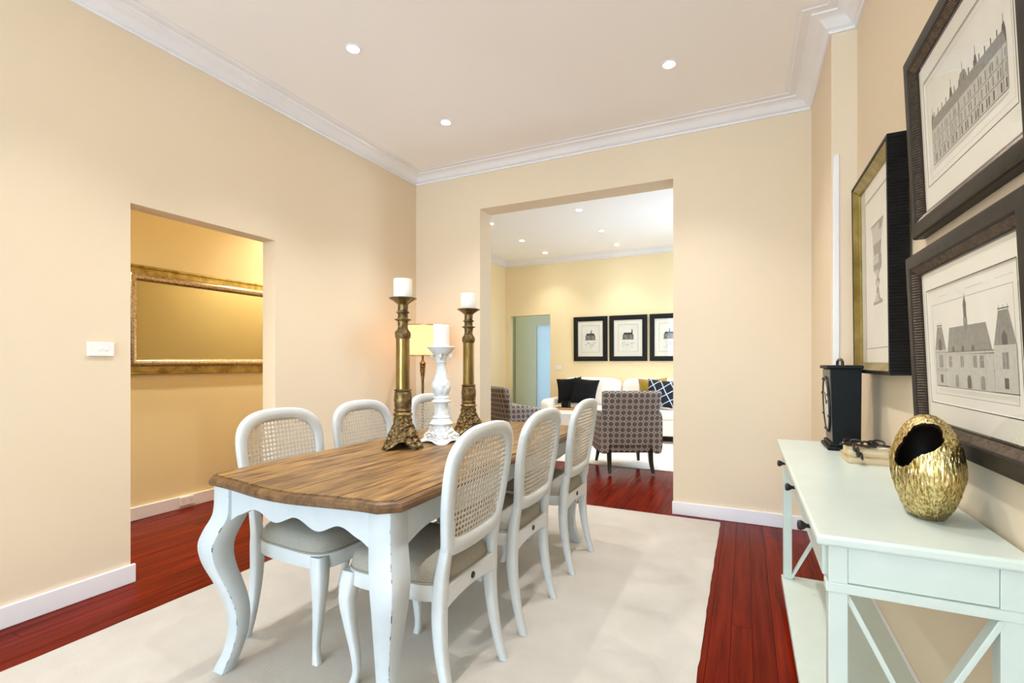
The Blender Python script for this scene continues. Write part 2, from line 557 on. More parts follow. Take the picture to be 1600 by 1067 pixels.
# windows with glazing bars
def window(name, axis, u0, u1, v0, v1, a, nu, nv):
    mb = MB()
    P = (lambda s, e, b, t, d0, d1: mb.box(d0, d1, s, e, b, t)) if axis == 'x' else (lambda s, e, b, t, d0, d1: mb.box(s, e, d0, d1, b, t))
    t = 0.05
    rings = []
    F = (lambda u, v, d: (d, u, v)) if axis == 'x' else (lambda u, v, d: (u, d, v))
    O = [(u0, v0), (u1, v0), (u1, v1), (u0, v1)]
    H = [(u0 + t, v0 + t), (u1 - t, v0 + t), (u1 - t, v1 - t), (u0 + t, v1 - t)]
    mb.loft([[F(*p, a - 0.03) for p in O], [F(*p, a - 0.03) for p in H], [F(*p, a + 0.03) for p in H], [F(*p, a + 0.03) for p in O]], loop=True)
    fr = struct(mb, name, M['trim'])
    for i in range(1, nu):
        u = u0 + (u1 - u0) * i / nu
        mb = MB(); P(u - 0.018, u + 0.018, v0 + t, v1 - t, a - 0.02, a + 0.02)
        mb.build('glazing_bar', M['trim'], fr, smooth=False)
    for i in range(1, nv):
        v = v0 + (v1 - v0) * i / nv
        mb = MB(); P(u0 + t, u1 - t, v - 0.015, v + 0.015, a - 0.018, a + 0.018)
        mb.build('glazing_bar', M['trim'], fr, smooth=False)
    for i in range(nu):
        ua, ub = u0 + (u1 - u0) * i / nu + 0.02, u0 + (u1 - u0) * (i + 1) / nu - 0.02
        mb = MB(); P(ua, ub, v0 + t, v1 - t, a - 0.002, a + 0.002)
        mb.build('pane', M['window_glass'], fr, smooth=False)
window('window_1', 'y', -2.9, 0.4, 0.08, 2.85, YF - 0.06, 4, 2)
window('window_2', 'x', 5.5, 7.0, 0.8, 2.3, XLR + 0.06, 3, 2)

# cornices: moulding swept round the room with mitred corners
def mitre_sweep(poly, prof):
    K = len(poly); rings = []
    for i in range(K):
        p0, p1, p2 = Vector(poly[i - 1]), Vector(poly[i]), Vector(poly[(i + 1) % K])
        d1, d2 = (p1 - p0).normalized(), (p2 - p1).normalized()
        n1, n2 = Vector((-d1.y, d1.x)), Vector((-d2.y, d2.x))
        off = (n1 + n2) / (1 + n1.dot(n2))
        rings.append([(p1.x + off.x * p, p1.y + off.y * p, z) for p, z in prof])
    return MB().loft(rings, loop=True)
cprof = [(-0.004, 2.995), (0.012, 2.995), (0.016, 3.003), (0.012, 3.011), (0.022, 3.013), (0.034, 3.022), (0.052, 3.044),
         (0.078, 3.060), (0.104, 3.064), (0.108, 3.071), (0.150, 3.072), (0.156, 3.077), (0.175, 3.0795), (0.175, 3.082), (-0.004, 3.082)]
def cornice(name, poly):
    o = mitre_sweep(poly, cprof).build(name, M['trim'], smooth=True, ang=28)
    o['kind'] = 'structure'
cornice('trim_1', [(XL, YF), (XR, YF), (XR, YP), (XP, YP), (XP, YB), (XL, YB)])
cornice('trim_2', [(XLL, 4.24), (XLR, 4.24), (XLR, YLB), (XLL, YLB)])
# narrow door lining strip on the pier
struct(MB().box(0.436, 0.462, YP - 0.014, YP, 0.0, 2.33), 'trim_3', M['trim'], bevel=0.003)

# baseboards
def base(name, x0, x1, y0, y1):
    struct(MB().box(x0, x1, y0, y1, 0, 0.10), name, M['trim'], bevel=0.004)
T = 0.018
base('baseboard_left', XL, XL + T, YF, 1.476 + T)
base('baseboard_left', XL, XL + T, 2.378 - T, YB)
base('baseboard_back', XL, -2.273 + T, YB - T, YB)
base('baseboard_back', -0.513 - 0.006, XP, YB - T, YB)
base('baseboard_right', XR - T, XR, YF, YP)
base('baseboard_pier', XP - T, XP, YP, YB)
base('baseboard_hall', XHW, XHW + T, YF, YB)
base('baseboard_living_left', XLL, XLL + T, 4.24, YLB)
base('baseboard_living_back', -3.19, XLR, YLB - T, YLB)

# ================================================================== downlights
def downlight(x, y, z, label, group=None, watts=DOWN_W, col=DOWN_COL, spot=104):
    t = thing('ceiling_downlight', label, 'downlight', (x, y, z), group=group)
    MB().lathe([(0.047, 0.0), (0.049, -0.003), (0.045, -0.006), (0.036, -0.005), (0.034, 0.0)], 24).build('trim_ring', M['trim'], t)
    MB().lathe([(0.034, -0.002), (0.030, -0.004), (0.001, -0.004)], 20).build('bulb', M['bulb'], t)
    l = bpy.data.lights.new('downlight_beam', 'SPOT')
    l.energy = watts
    l.color = col
    l.spot_size = R(spot)
    l.spot_blend = 0.9
    l.shadow_soft_size = 0.035
    lo = bpy.data.objects.new('downlight_beam', l)
    COL.objects.link(lo)
    lo.parent = t
    lo.location = (0, 0, -0.02)
    return t
downlight(-2.115, 2.20, HC, 'recessed downlight above the left doorway, largest glare on the dining ceiling')
downlight(-2.110, 3.19, HC, 'recessed downlight near the ceiling corner left of the wide opening')
downlight(-0.43, 3.18, HC, 'recessed downlight on the right side of the dining ceiling')
for xx, yy in ((-0.43, 2.2), (-2.115, 1.1), (-0.43, 1.1), (-2.115, -0.6), (-0.43, -0.6), (-2.115, -2.4), (-0.43, -2.4)):  # out-of-view lamps continuing the ceiling grid, added as light sources
    downlight(xx, yy, HC, 'unseen recessed downlight added overhead in the near half of the dining ceiling', 'added downlights overhead in the dining room', DOWN_W if yy > 1.5 else 38 if yy > 0 else 22)
names = {(-3.10, 5.78): 'sitting room downlight half hidden by the left jamb of the wide opening',
         (-1.845, 5.74): 'sitting room downlight nearest the lintel, top middle of the wide opening',
         (-3.10, 6.80): 'sitting room downlight in the middle of the left row',
         (-1.845, 6.78): 'brightest sitting room downlight in the middle of the ceiling seen through the opening',
         (-3.09, 7.73): 'sitting room downlight at the far end of the left row near the yellow wall',
         (-1.845, 7.69): 'sitting room downlight closest to the wall above the framed pictures'}
for (xx, yy), lb in names.items():
    downlight(xx, yy, HC, lb, None, 23, LIVING_COL)
for yy in (5.75, 6.79, 7.7):  # unseen third row, added to carry on the grid as light sources
    downlight(-0.59, yy, HC, 'unseen sitting room downlight in a row added behind the right side of the wall', 'added hidden sitting room downlights', 23, LIVING_COL)
for yy in (0.7, 3.75):  # unseen lamps added to the hall, spaced to light its wall evenly
    downlight(-3.66, yy, HC, 'unseen hallway downlight added to light the gilt mirror wall', 'added hallway downlights', 104, HALL_COL, 125)

# ================================================================== rugs
def rug(name, x0, x1, y0, y1, m, label):
    nx, ny = 60, 90
    mb = MB()
    rr = random.Random(5)
    vs_ = []
    for j in range(ny + 1):
        for i in range(nx + 1):
            xx, yy = x0 + (x1 - x0) * i / nx, y0 + (y1 - y0) * j / ny
            edge = i in (0, nx) or j in (0, ny)
            if i in (0, nx): xx += rr.uniform(-0.003, 0.003)
            if j in (0, ny): yy += rr.uniform(-0.003, 0.003)
            vs_.append((xx, yy, 0.006 if edge else 0.0113 + 0.0006 * noise.noise(Vector((xx * 9, yy * 9, 0)))))
    fs = [(j * (nx + 1) + i, j * (nx + 1) + i + 1, (j + 1) * (nx + 1) + i + 1, (j + 1) * (nx + 1) + i) for j in range(ny) for i in range(nx)]
    mb.add(vs_, fs)
    rim = [i for i in range(nx + 1)] + [j * (nx + 1) + nx for j in range(1, ny + 1)] + [ny * (nx + 1) + i for i in range(nx - 1, -1, -1)] + [j * (nx + 1) for j in range(ny - 1, 0, -1)]
    b = len(mb.v)
    mb.v += [(mb.v[k][0], mb.v[k][1], 0.0005) for k in rim]
    K = len(rim)
    for k in range(K):
        mb.f.append((rim[k], b + k, b + (k + 1) % K, rim[(k + 1) % K])); mb.m.append(0)
    mb.f.append(tuple(b + k for k in range(K - 1, -1, -1))); mb.m.append(0)
    tag(mb.build(name, m, smooth=True), label, 'rug')
rug('area_rug', -2.585, -0.165, -1.6, 3.93, M['rug'], 'large cream pile rug under the dining table')  # near end lengthened out of view to bounce light onto the ceiling
rug('area_rug', -3.3, 0.1, 5.54, 7.6, M['rug_white'], 'white rug under the patterned armchair in the sitting room')

# ================================================================== dining table
TX, TY = -1.412, 2.147
tb = thing('dining_table', 'long dining table with weathered oak top and distressed white cabriole legs', 'table', (TX, TY, 0.0125))
HW, HL = 0.462, 1.0
def end_y(xx, inset=0.0):
    e = 1.002 + 0.045 * (0.5 + 0.5 * cos(pi * min(abs(xx) / 0.40, 1.0)))
    return e - inset
def outline(inset):
    pts = []
    xs = [-0.405 + 0.81 * i / 24 for i in range(25)]
    k = inset
    pts += [(xx * (0.405 - k * 0.5) / 0.405, -end_y(xx, k)) for xx in xs]
    pts += [(HW - k, -0.952 + k * 0.4)] + [(HW - k, -0.952 + 1.904 * i / 12) for i in range(1, 12)] + [(HW - k, 0.952 - k * 0.4)]
    pts += [(xx * (0.405 - k * 0.5) / 0.405, end_y(xx, k)) for xx in reversed(xs)]
    pts += [(-HW + k, 0.952 - k * 0.4)] + [(-HW + k, 0.952 - 1.904 * i / 12) for i in range(1, 12)] + [(-HW + k, -0.952 + k * 0.4)]
    return pts
prof = [(0.02, 0.722), (0.004, 0.724), (0.0, 0.731), (0.0, 0.742), (0.006, 0.751), (0.016, 0.755), (0.019, 0.753), (0.024, 0.7545)]
MB().loft([[(px, py, z) for px, py in outline(i)] for i, z in prof]).build('table_edge', M['oak_edge'], tb, ang=25)
nP = 9
xi = HW - 0.026
for i in range(nP):
    xa, xb_ = -xi + 2 * xi * i / nP + 0.0006, -xi + 2 * xi * (i + 1) / nP - 0.0006
    def ye(xx):
        a = abs(xx)
        if a > 0.395: return 0.952 - 0.01 + (HW - 0.026 - a) * (0.035 / 0.045)
        return end_y(xx, 0.026)
    xs = [xa + (xb_ - xa) * k / 6 for k in range(7)]
    poly = [(xx, -ye(xx)) for xx in xs] + [(xx, ye(xx)) for xx in reversed(xs)]
    MB().extrude(poly, 'z', 0.754, 0.7585 + random.uniform(-0.0003, 0.0003)).build('plank', M['oak'], tb, smooth=False)
# legs
for sx in (-1, 1):
    for sy in (-1, 1):
        cx, cy_ = sx * 0.385, sy * 0.924
        key = [(0.722, 0, 0.088), (0.66, 0, 0.088), (0.60, 0.004, 0.090), (0.545, 0.024, 0.092), (0.49, 0.038, 0.090), (0.42, 0.032, 0.082),
               (0.33, 0.006, 0.072), (0.24, -0.014, 0.062), (0.15, -0.016, 0.054), (0.07, -0.002, 0.050), (0.025, 0.012, 0.054), (0.0, 0.018, 0.058)]
        path = [(cx + sx * o, cy_ + sy * o, z, wv, wv) for z, o, wv in interp(key, 4)]
        MB().leg(path, 0.03, edge=1).build('leg', [M['distressed'], M['worn']], tb, ang=50)
# aprons
def apron_pts(L, dips):
    top = 0.722
    pts = [(-L, top), (L, top)]
    n = 60
    for i in range(n + 1):
        s = L - 2 * L * i / n
        pts.append((s, dips(s / L)))
    return pts
def end_dip(t):
    a = abs(t)
    # corner drop, flat, two scallops and a small ogee in the middle
    return 0.630 + 0.016 * cos(2 * pi * a / 0.6) - 0.035 * max(0, (a - 0.86) / 0.14) ** 1.5
def side_dip(t):
    a = abs(t)
    return 0.625 - 0.05 * max(0, (a - 0.80) / 0.20) ** 1.6 + 0.010 * cos(a * 2 * pi)
for s in (-1, 1):
    MB().extrude(apron_pts(0.345, end_dip), 'y', s * 0.944 - 0.012, s * 0.944 + 0.012).build('apron', M['distressed'], tb, ang=30)
    MB().extrude(apron_pts(0.884, side_dip), 'x', s * 0.405 - 0.012, s * 0.405 + 0.012).build('apron', M['distressed'], tb, ang=30)

# ================================================================== dining chairs (local +x is the front)
def make_chair():
    t = thing('dining_chair', 'chair', 'chair', (0, 0, 0))
    def bx(y, z):
        u = max(0.0, (z - 0.42) / 0.56)
        return -0.078 * u ** 1.15 - 0.014 * (1 - min(1, (y / 0.24) ** 2)) * min(1, u * 3)
    def loop(hb, ht, zb, zs, zt, sag, rb):
        """closed outline in (y,z): sides, superelliptic top, rounded bottom corners"""
        R_ = []
        ns = 10
        for i in range(ns + 1):                      # right side going up
            z = zb + rb + (zs - zb - rb) * i / ns
            f = (z - zb) / (zs - zb)
            R_.append((hb + (ht - hb) * sin(f * pi / 2), z))
        for i in range(1, 17):                       # top right quarter
            a = pi / 2 * i / 16
            R_.append((ht * cos(a) ** (2 / 2.7) if i < 16 else 0.0, zs + (zt - zs) * sin(a) ** (2 / 2.7)))
        L_ = [(-y, z) for y, z in reversed(R_[:-1])]
        Bt = []
        for i in range(1, 14):
            f = -1 + 2 * i / 14
            Bt.append((f * (hb - rb * 0.4), zb - sag * (1 - f * f)))
        return R_ + L_ + Bt
    outer = loop(0.190, 0.230, 0.535, 0.815, 0.972, 0.014, 0.010)
    inner = loop(0.150, 0.186, 0.588, 0.79, 0.922, 0.008, 0.008)
    mb = MB()
    rings = []
    for (yo, zo), (yi, zi) in zip(outer, inner):
        ring = []
        for s, h in ((0, -.28), (0, .28), (.12, .46), (.5, .52), (.85, .46), (1, .25), (1, -.25), (.85, -.46), (.5, -.52), (.12, -.46)):
            y, z = yo + (yi - yo) * s, zo + (zi - zo) * s
            ring.append((bx(y, z) + h * 0.034, y, z))
        rings.append(ring)
    mb.loft(rings, loop=True).build('back_frame', M['chair_white'], t, ang=50)
    # cane sheet: lattice with octagonal holes
    mb = MB()
    p = 0.0195
    def inside(y, z):
        if z < 0.568 or z > 0.937: return False
        f = (z - 0.588) / (0.79 - 0.588)
        if z < 0.79: return abs(y) < 0.150 + 0.036 * sin(max(0, min(1, f)) * pi / 2) + 0.014
        g = max(0, (z - 0.79) / 0.148)
        return (abs(y) / 0.202) ** 2.7 + g ** 2.7 < 1.0
    for i in range(-11, 12):
        for j in range(0, 21):
            cy0, cz0 = i * p, 0.575 + j * p
            if not inside(cy0, cz0): continue
            O = [(1, 0), (1, 1), (0, 1), (-1, 1), (-1, 0), (-1, -1), (0, -1), (1, -1)]
            vv = []
            for a, b in O: vv.append((cy0 + a * p / 2, cz0 + b * p / 2))
            for a, b in O:
                k = 0.50 if a and b else 0.70
                vv.append((cy0 + a * p / 2 * k, cz0 + b * p / 2 * k))
            mb.add([(bx(y, z), y, z) for y, z in vv], [(k, (k + 1) % 8, 8 + (k + 1) % 8, 8 + k) for k in range(8)])
    me_o = mb.build('cane_panel', M['cane'], t, smooth=False, fix=False)
    bm = bmesh.new(); bm.from_mesh(me_o.data)
    bmesh.ops.remove_doubles(bm, verts=bm.verts, dist=0.0002)
    bm.to_mesh(me_o.data); bm.free()
    sd = me_o.modifiers.new('solid', 'SOLIDIFY'); sd.thickness = 0.002; sd.offset = 0
    # seat rail and cushion
    def seat_out(k, grow=0.0):
        pts = []
        n = 48
        for i in range(n):
            a = 2 * pi * i / n
            c, s = cos(a), sin(a)
            e = 2 / 5.0
            xx = abs(c) ** e * (1 if c > 0 else -1)
            yy = abs(s) ** e * (1 if s > 0 else -1)
            X_ = 0.205 + 0.215 * xx * k
            W_ = 0.194 + 0.026 * (xx * 0.5 + 0.5) + grow
            pts.append((X_ + (0.012 * (1 - yy * yy) if xx > 0.5 else 0), W_ * yy * k))
        return pts
    MB().loft([[(a, b, z) for a, b in seat_out(k)] for k, z in ((0.985, 0.372), (1.0, 0.376), (1.0, 0.424), (0.99, 0.430))]).build('seat_rail', M['chair_white'], t, ang=40)
    cu = MB().loft([[(a, b, z) for a, b in seat_out(k)] for k, z in ((0.93, 0.428), (0.975, 0.431), (0.985, 0.442), (0.972, 0.452), (0.965, 0.466), (0.93, 0.484), (0.84, 0.500), (0.55, 0.511), (0.1, 0.514))]).build('seat_cushion', M['linen'], t, ang=80)
    pts = [(a, b, 0.4325) for a, b in seat_out(0.985)]
    MB().tube(pts, 0.0045, 6, loop=True).build('piping', M['linen'], cu, ang=80)
    for s in (-1, 1):
        key = [(0.385, 0.188, 0.425, 0.056), (0.392, 0.194, 0.375, 0.060), (0.398, 0.199, 0.31, 0.052), (0.388, 0.195, 0.22, 0.040), (0.372, 0.188, 0.12, 0.031), (0.366, 0.187, 0.05, 0.026), (0.378, 0.194, 0.0, 0.031)]
        MB().leg([(a, s * b, z, wv, wv) for a, b, z, wv in interp(key, 4)], 0.14).build('leg', M['chair_white'], t, ang=50)
        key = [(bx(0.18, 0.62), 0.178, 0.62, 0.030), (bx(0.18, 0.55) + 0.002, 0.176, 0.55, 0.036), (0.0, 0.176, 0.46, 0.042), (0.004, 0.178, 0.40, 0.046), (0.006, 0.180, 0.31, 0.044), (-0.004, 0.182, 0.20, 0.038), (-0.026, 0.183, 0.09, 0.032), (-0.052, 0.186, 0.0, 0.030)]
        MB().leg([(a, s * b, z, wv, wv) for a, b, z, wv in interp(key, 4)], 0.14).build('leg', M['chair_white'], t, ang=50)
    MB().extrude([(-0.175, 0.432), (0.175, 0.432)] + [(0.175 - 0.35 * i / 20, 0.348 + 0.024 * sin(pi * i / 20) ** 0.6) for i in range(21)], 'x', -0.018, 0.012).build('rear_rail', M['chair_white'], t, bevel=0.006)
    MB().lathe([(0.0125, -0.018), (0.0125, -0.0205), (0.010, -0.0225), (0.001, -0.0225)], 20, (0, 0, 0.405), axis='x').build('medallion', M['black_metal'], t)
    return t
chair = make_chair()
ch_lab = {
    ('R', 1.545): 'white cane-back chair with grey seat nearest the camera, its back to the console',
    ('R', 2.11): 'white cane-back chair in the middle of the right side of the dining table',
    ('R', 2.775): 'white cane-back chair at the far right end of the dining table',
    ('L', 1.58): 'white cane-back chair in front of the left doorway, left side of the table',
    ('L', 2.12): 'white cane-back chair in the middle of the left side of the dining table',
    ('L', 2.765): 'white cane-back chair behind the white candlestick'}
for i, ((s, yy), lb) in enumerate(ch_lab.items()):
    c = chair if i == 0 else copy_tree(chair)
    c.location = (-0.922 if s == 'R' else -1.897, yy, 0.0125)
    c.rotation_euler = (0, 0, pi if s == 'R' else 0)
    tag(c, lb, 'chair', 'cane-back chairs round the dining table')

# ================================================================== candlesticks on the table
TZ = 0.771
def ornate_base(H, rb, rt, feet, rot, relief, arch=0.03):
    """three-footed relief base"""
    nt_, na = 44, 132
    rings = []
    for k in range(nt_ + 1):
        t = k / nt_
        ring = []
        for i in range(na):
            a = 2 * pi * i / na
            f = cos(feet * (a - rot)) * 0.5 + 0.5
            f = f ** 1.4
            z0 = arch * (1 - f) ** 1.0 * (1 - f * 0.4) if t < 0.5 else arch * (1 - f) * max(0, 1 - (t - 0.5) * 2)
            z = z0 * (1 - t) + H * t
            r = rt + (rb - rt) * (1 - t) ** 1.6
            r *= (0.80 + 0.30 * f * (1 - t) + 0.20 * t)
            r += 0.010 * max(0, 1 - abs(t - 0.42) / 0.18) * f
            amp = relief * min(1, t * 12 + 0.3) * min(1, (1 - t) * 8)
            p = Vector((cos(a) * r, sin(a) * r, z)) * 70
            r += amp * (noise.noise(p) + 0.7 * noise.noise(p * 2.1 + Vector((7, 3, 1))))
            if t < 0.1: r += 0.006 * f * (1 - t / 0.1)
            ring.append((r * cos(a), r * sin(a), z))
        rings.append(ring)
    return MB().loft(rings)
def relief_lathe(prof, n, relief, freq=90):
    rings = []
    for r, z, am in prof:
        ring = []
        for i in range(n):
            a = 2 * pi * i / n
            p = Vector((cos(a) * r, sin(a) * r, z)) * freq
            rr = r + relief * am * (noise.noise(p) + 0.6 * noise.noise(p * 2))
            ring.append((rr * cos(a), rr * sin(a), z))
        rings.append(ring)
    return MB().loft(rings)
def candle(x, y, z, r, h, label, tip=0.0):
    t = thing('pillar_candle', label, 'candle', (x, y, z))
    rings = []
    n = 28
    for k, (rr, zz) in enumerate(((r * 0.96, 0), (r, 0.004), (r, h * 0.5), (r * 1.0, h - 0.006), (r * 0.97, h), (r * 0.80, h - 0.004), (r * 0.2, h - 0.010))):
        rings.append([(rr * cos(2 * pi * i / n), rr * sin(2 * pi * i / n), zz + (tip * (cos(2 * pi * i / n - 2.6)) * (zz / h) if k > 2 else 0)) for i in range(n)])
    MB().loft(rings).build('wax', M['wax'], t)
    MB().tube([(0, 0, h - 0.012), (0.001, 0, h - 0.004), (0.003, 0.001, h + 0.003)], 0.0012, 6).build('wick', M['black_metal'], t)
def brass_stick(x, y, rot, label):
    t = thing('candlestick', label, 'candlestick', (x, y, TZ), group='tall brass candlesticks')
    ornate_base(0.165, 0.096, 0.040, 3, rot, 0.011, 0.040).build('base', M['brass'], t, ang=80)
    for k in range(3):
        a = rot + 2 * pi * k / 3
        MB().lathe([(0.010, 0.0), (0.017, 0.003), (0.021, 0.012), (0.018, 0.022), (0.006, 0.030)], 14, (0.088 * cos(a), 0.088 * sin(a), 0)).build('foot', M['brass'], t, ang=60)
    pr = [(0.046, 0.163, 0), (0.050, 0.170, 0), (0.044, 0.176, 0), (0.040, 0.182, 0), (0.045, 0.190, 0), (0.040, 0.198, 0)]
    pr += [(0.040 + 0.004 * sin(k / 10 * pi), 0.20 + 0.008 * k, 1) for k in range(11)]
    pr += [(0.037, 0.283, 0), (0.043, 0.287, 0), (0.043, 0.292, 0), (0.035, 0.296, 0)]
    relief_lathe(pr, 40, 0.004).build('lower_stem', M['brass'], t, ang=60)
    MB().lathe([(0.034, 0.294), (0.0335, 0.46), (0.034, 0.548)], 32).build('shaft', M['brass_shaft'], t)
    pr = [(0.034, 0.546, 0), (0.037, 0.555, 1), (0.039, 0.566, 1), (0.037, 0.580, 1), (0.028, 0.592, 1), (0.025, 0.602, 1), (0.025, 0.628, 1), (0.028, 0.636, 0), (0.041, 0.641, 0), (0.041, 0.644, 0), (0.027, 0.648, 0),
          (0.024, 0.655, 1), (0.025, 0.672, 1), (0.033, 0.677, 0), (0.033, 0.681, 0), (0.025, 0.686, 1), (0.025, 0.715, 1), (0.027, 0.722, 0)]
    relief_lathe(pr, 32, 0.003).build('upper_stem', M['brass'], t, ang=50)
    MB().lathe([(0.020, 0.715), (0.030, 0.722), (0.052, 0.738), (0.068, 0.746), (0.069, 0.750), (0.064, 0.752), (0.040, 0.748), (0.002, 0.747)], 36).build('drip_pan', M['brass_shaft'], t)
brass_stick(-1.546, 1.95, R(8), 'tall brass candlestick nearest the camera, left of the white one')
brass_stick(-1.51, 2.53, R(14), 'tall brass candlestick standing behind and right of the white one')
candle(-1.546, 1.95, TZ + 0.7475, 0.046, 0.098, 'white pillar candle on the nearer brass candlestick')
candle(-1.51, 2.53, TZ + 0.7475, 0.046, 0.098, 'white pillar candle on the rear brass candlestick')
wt = thing('candlestick', 'white carved plaster candlestick between the two brass ones', 'candlestick', (-1.485, 2.20, TZ))
ornate_base(0.095, 0.108, 0.056, 4, R(-90 + 34), 0.007, 0.012).build('base', M['plaster'], wt, ang=80)
pr = [(0.060, 0.093, 0), (0.064, 0.099, 0), (0.058, 0.106, 0), (0.050, 0.116, 0.5), (0.044, 0.126, 0), (0.047, 0.132, 0), (0.042, 0.138, 0), (0.036, 0.145, 0), (0.035, 0.20, 0), (0.036, 0.208, 0),
      (0.052, 0.213, 0), (0.054, 0.219, 0), (0.044, 0.224, 0), (0.040, 0.230, 0), (0.044, 0.238, 0), (0.038, 0.244, 0)]
pr += [(0.036 + 0.014 * sin(k / 12 * pi) ** 1.3, 0.246 + 0.0085 * k, 1) for k in range(13)]
pr += [(0.030, 0.37, 0.5), (0.026, 0.40, 0), (0.026, 0.425, 0), (0.030, 0.430, 0), (0.026, 0.436, 0), (0.030, 0.452, 0), (0.033, 0.470, 0)]
relief_lathe(pr, 40, 0.006).build('stem', M['plaster'], wt, ang=50)
for s in range(4):
    a = R(-60 + 90 * s)
    pts = [((0.030 + 0.022 * sin(k / 8 * pi)) * cos(a), (0.030 + 0.022 * sin(k / 8 * pi)) * sin(a), 0.445 + 0.032 * k / 8) for k in range(9)]
    MB().tube(pts, [0.004 + 0.004 * sin(k / 8 * pi) for k in range(9)], 8).build('scroll', M['plaster'], wt)
MB().lathe([(0.028, 0.468), (0.045, 0.476), (0.060, 0.490), (0.062, 0.496), (0.073, 0.504), (0.075, 0.511), (0.070, 0.515), (0.055, 0.511), (0.002, 0.510)], 40).build('drip_pan', M['plaster'], wt)
candle(-1.485, 2.20, TZ + 0.5105, 0.044, 0.122, 'white pillar candle with a melted slanting top on the white candlestick', 0.006)

# ================================================================== floor lamp in the corner
lt = thing('floor_lamp', 'bronze floor lamp with cream drum shade in the corner behind the table', 'lamp', (-2.66, 3.64, 0))
MB().lathe([(0.14, 0.0), (0.145, 0.012), (0.13, 0.024), (0.05, 0.04), (0.022, 0.06), (0.018, 0.09)], 32).build('base', M['bronze_lamp'], lt)
MB().lathe([(0.010, 0.08), (0.010, 0.95), (0.013, 0.96), (0.012, 1.03), (0.020, 1.10), (0.026, 1.135), (0.020, 1.15), (0.030, 1.158), (0.022, 1.170), (0.030, 1.19), (0.018, 1.205), (0.010, 1.22), (0.010, 1.36)], 20).build('pole', M['bronze_lamp'], lt)
sh = MB().lathe([(0.235, 1.262), (0.165, 1.535), (0.162, 1.535), (0.232, 1.262)], 48)
sh.f = [f for f in sh.f if len(f) == 4]; sh.m = sh.m[:len(sh.f)]
for i in range(48):
    j = (i + 1) % 48
    sh.f.append((i, j, 144 + j, 144 + i)); sh.m.append(0)
so = sh.build('shade', M['shade'], lt, ang=60)
for zz, rr in ((1.262, 0.2345), (1.535, 0.1645)):
    MB().tube([(rr * cos(2 * pi * i / 48), rr * sin(2 * pi * i / 48), zz) for i in range(48)], 0.0035, 6, loop=True).build('shade_trim', M['bronze_lamp'], so)
MB().bar((-0.164, 0, 1.50), (0.164, 0, 1.50), 0.006, 0.004).build('spider', M['bronze_lamp'], lt)
MB().bar((0, 0, 1.36), (0, 0, 1.50), 0.008, 0.008).build('harp', M['bronze_lamp'], lt)

# ================================================================== console table against the right wall
CX0, CX1, CY0, CY1 = 0.150, 0.533, 1.322, 2.885
ct = thing('console_table', 'white console table with three drawers and crossed end braces', 'console table', (0, 0, 0))
W_ = M['console']
MB().box(CX0, CX1, CY0, CY1, 0.775, 0.800).build('top', W_, ct, bevel=0.007, seg=3)
LX = (0.177, 0.479); LY = (CY0 + 0.024, CY1 - 0.024 - 0.04)
for lx in LX:
    for ly in LY:
        MB().box(lx, lx + 0.038, ly, ly + 0.04, 0.10, 0.7745).build('leg', W_, ct, bevel=0.0015)
        MB().lathe([(0.018, 0.0), (0.022, 0.02), (0.020, 0.066)], 16, (lx + 0.055 if lx < 0.3 else lx - 0.01, ly + 0.02 + (0.05 if ly < 2 else -0.05), 0)).build('foot', W_, ct)
for ly, s in ((LY[0], 0), (LY[1] + 0.04, -1)):
    MB().box(0.2155, 0.4785, ly + 0.003 if s == 0 else ly - 0.022, ly + 0.022 if s == 0 else ly - 0.003, 0.688, 0.7745).build('end_panel', W_, ct, bevel=0.001)
    MB().box(0.171, 0.522, ly - 0.005 if s == 0 else ly - 0.030, ly + 0.030 if s == 0 else ly + 0.005, 0.664, 0.687).build('end_rail', W_, ct, bevel=0.002)
    yc = ly + 0.02 if s == 0 else ly - 0.02
    for (xa, za), (xb2, zb) in (((0.212, 0.660), (0.482, 0.106)), ((0.482, 0.660), (0.212, 0.106))):
        MB().bar((xa, yc + (0.006 if xa < 0.3 else -0.006), za), (xb2, yc + (0.006 if xa < 0.3 else -0.006), zb), 0.012, 0.030, up=(0, 1, 0)).build('cross_brace', W_, ct, smooth=False, bevel=0.0015)
MB().box(0.505, 0.525, LY[0] + 0.041, LY[1] - 0.001, 0.664, 0.7745).build('back_rail', W_, ct, bevel=0.001)
MB().box(0.179, 0.210, LY[0] + 0.041, LY[1] - 0.001, 0.664, 0.680).build('front_rail', W_, ct, bevel=0.001)
MB().box(0.170, 0.536, LY[0] - 0.012, LY[1] + 0.052, 0.068, 0.0995).build('lower_shelf', W_, ct, bevel=0.003)
dy0, dy1 = LY[0] + 0.044, LY[1] - 0.004
dl = (dy1 - dy0) / 3
for k in range(3):
    a, b = dy0 + dl * k + 0.0015, dy0 + dl * (k + 1) - 0.0015
    d = MB().box(0.170, 0.500, a, b, 0.683, 0.772).build('drawer', W_, ct, bevel=0.003)
    MB().lathe([(0.006, 0.0), (0.006, -0.010), (0.012, -0.018), (0.015, -0.025), (0.012, -0.032), (0.001, -0.034)], 20, (0.170, (a + b) / 2, 0.728), axis='x').build('knob', M['black_metal'], d)

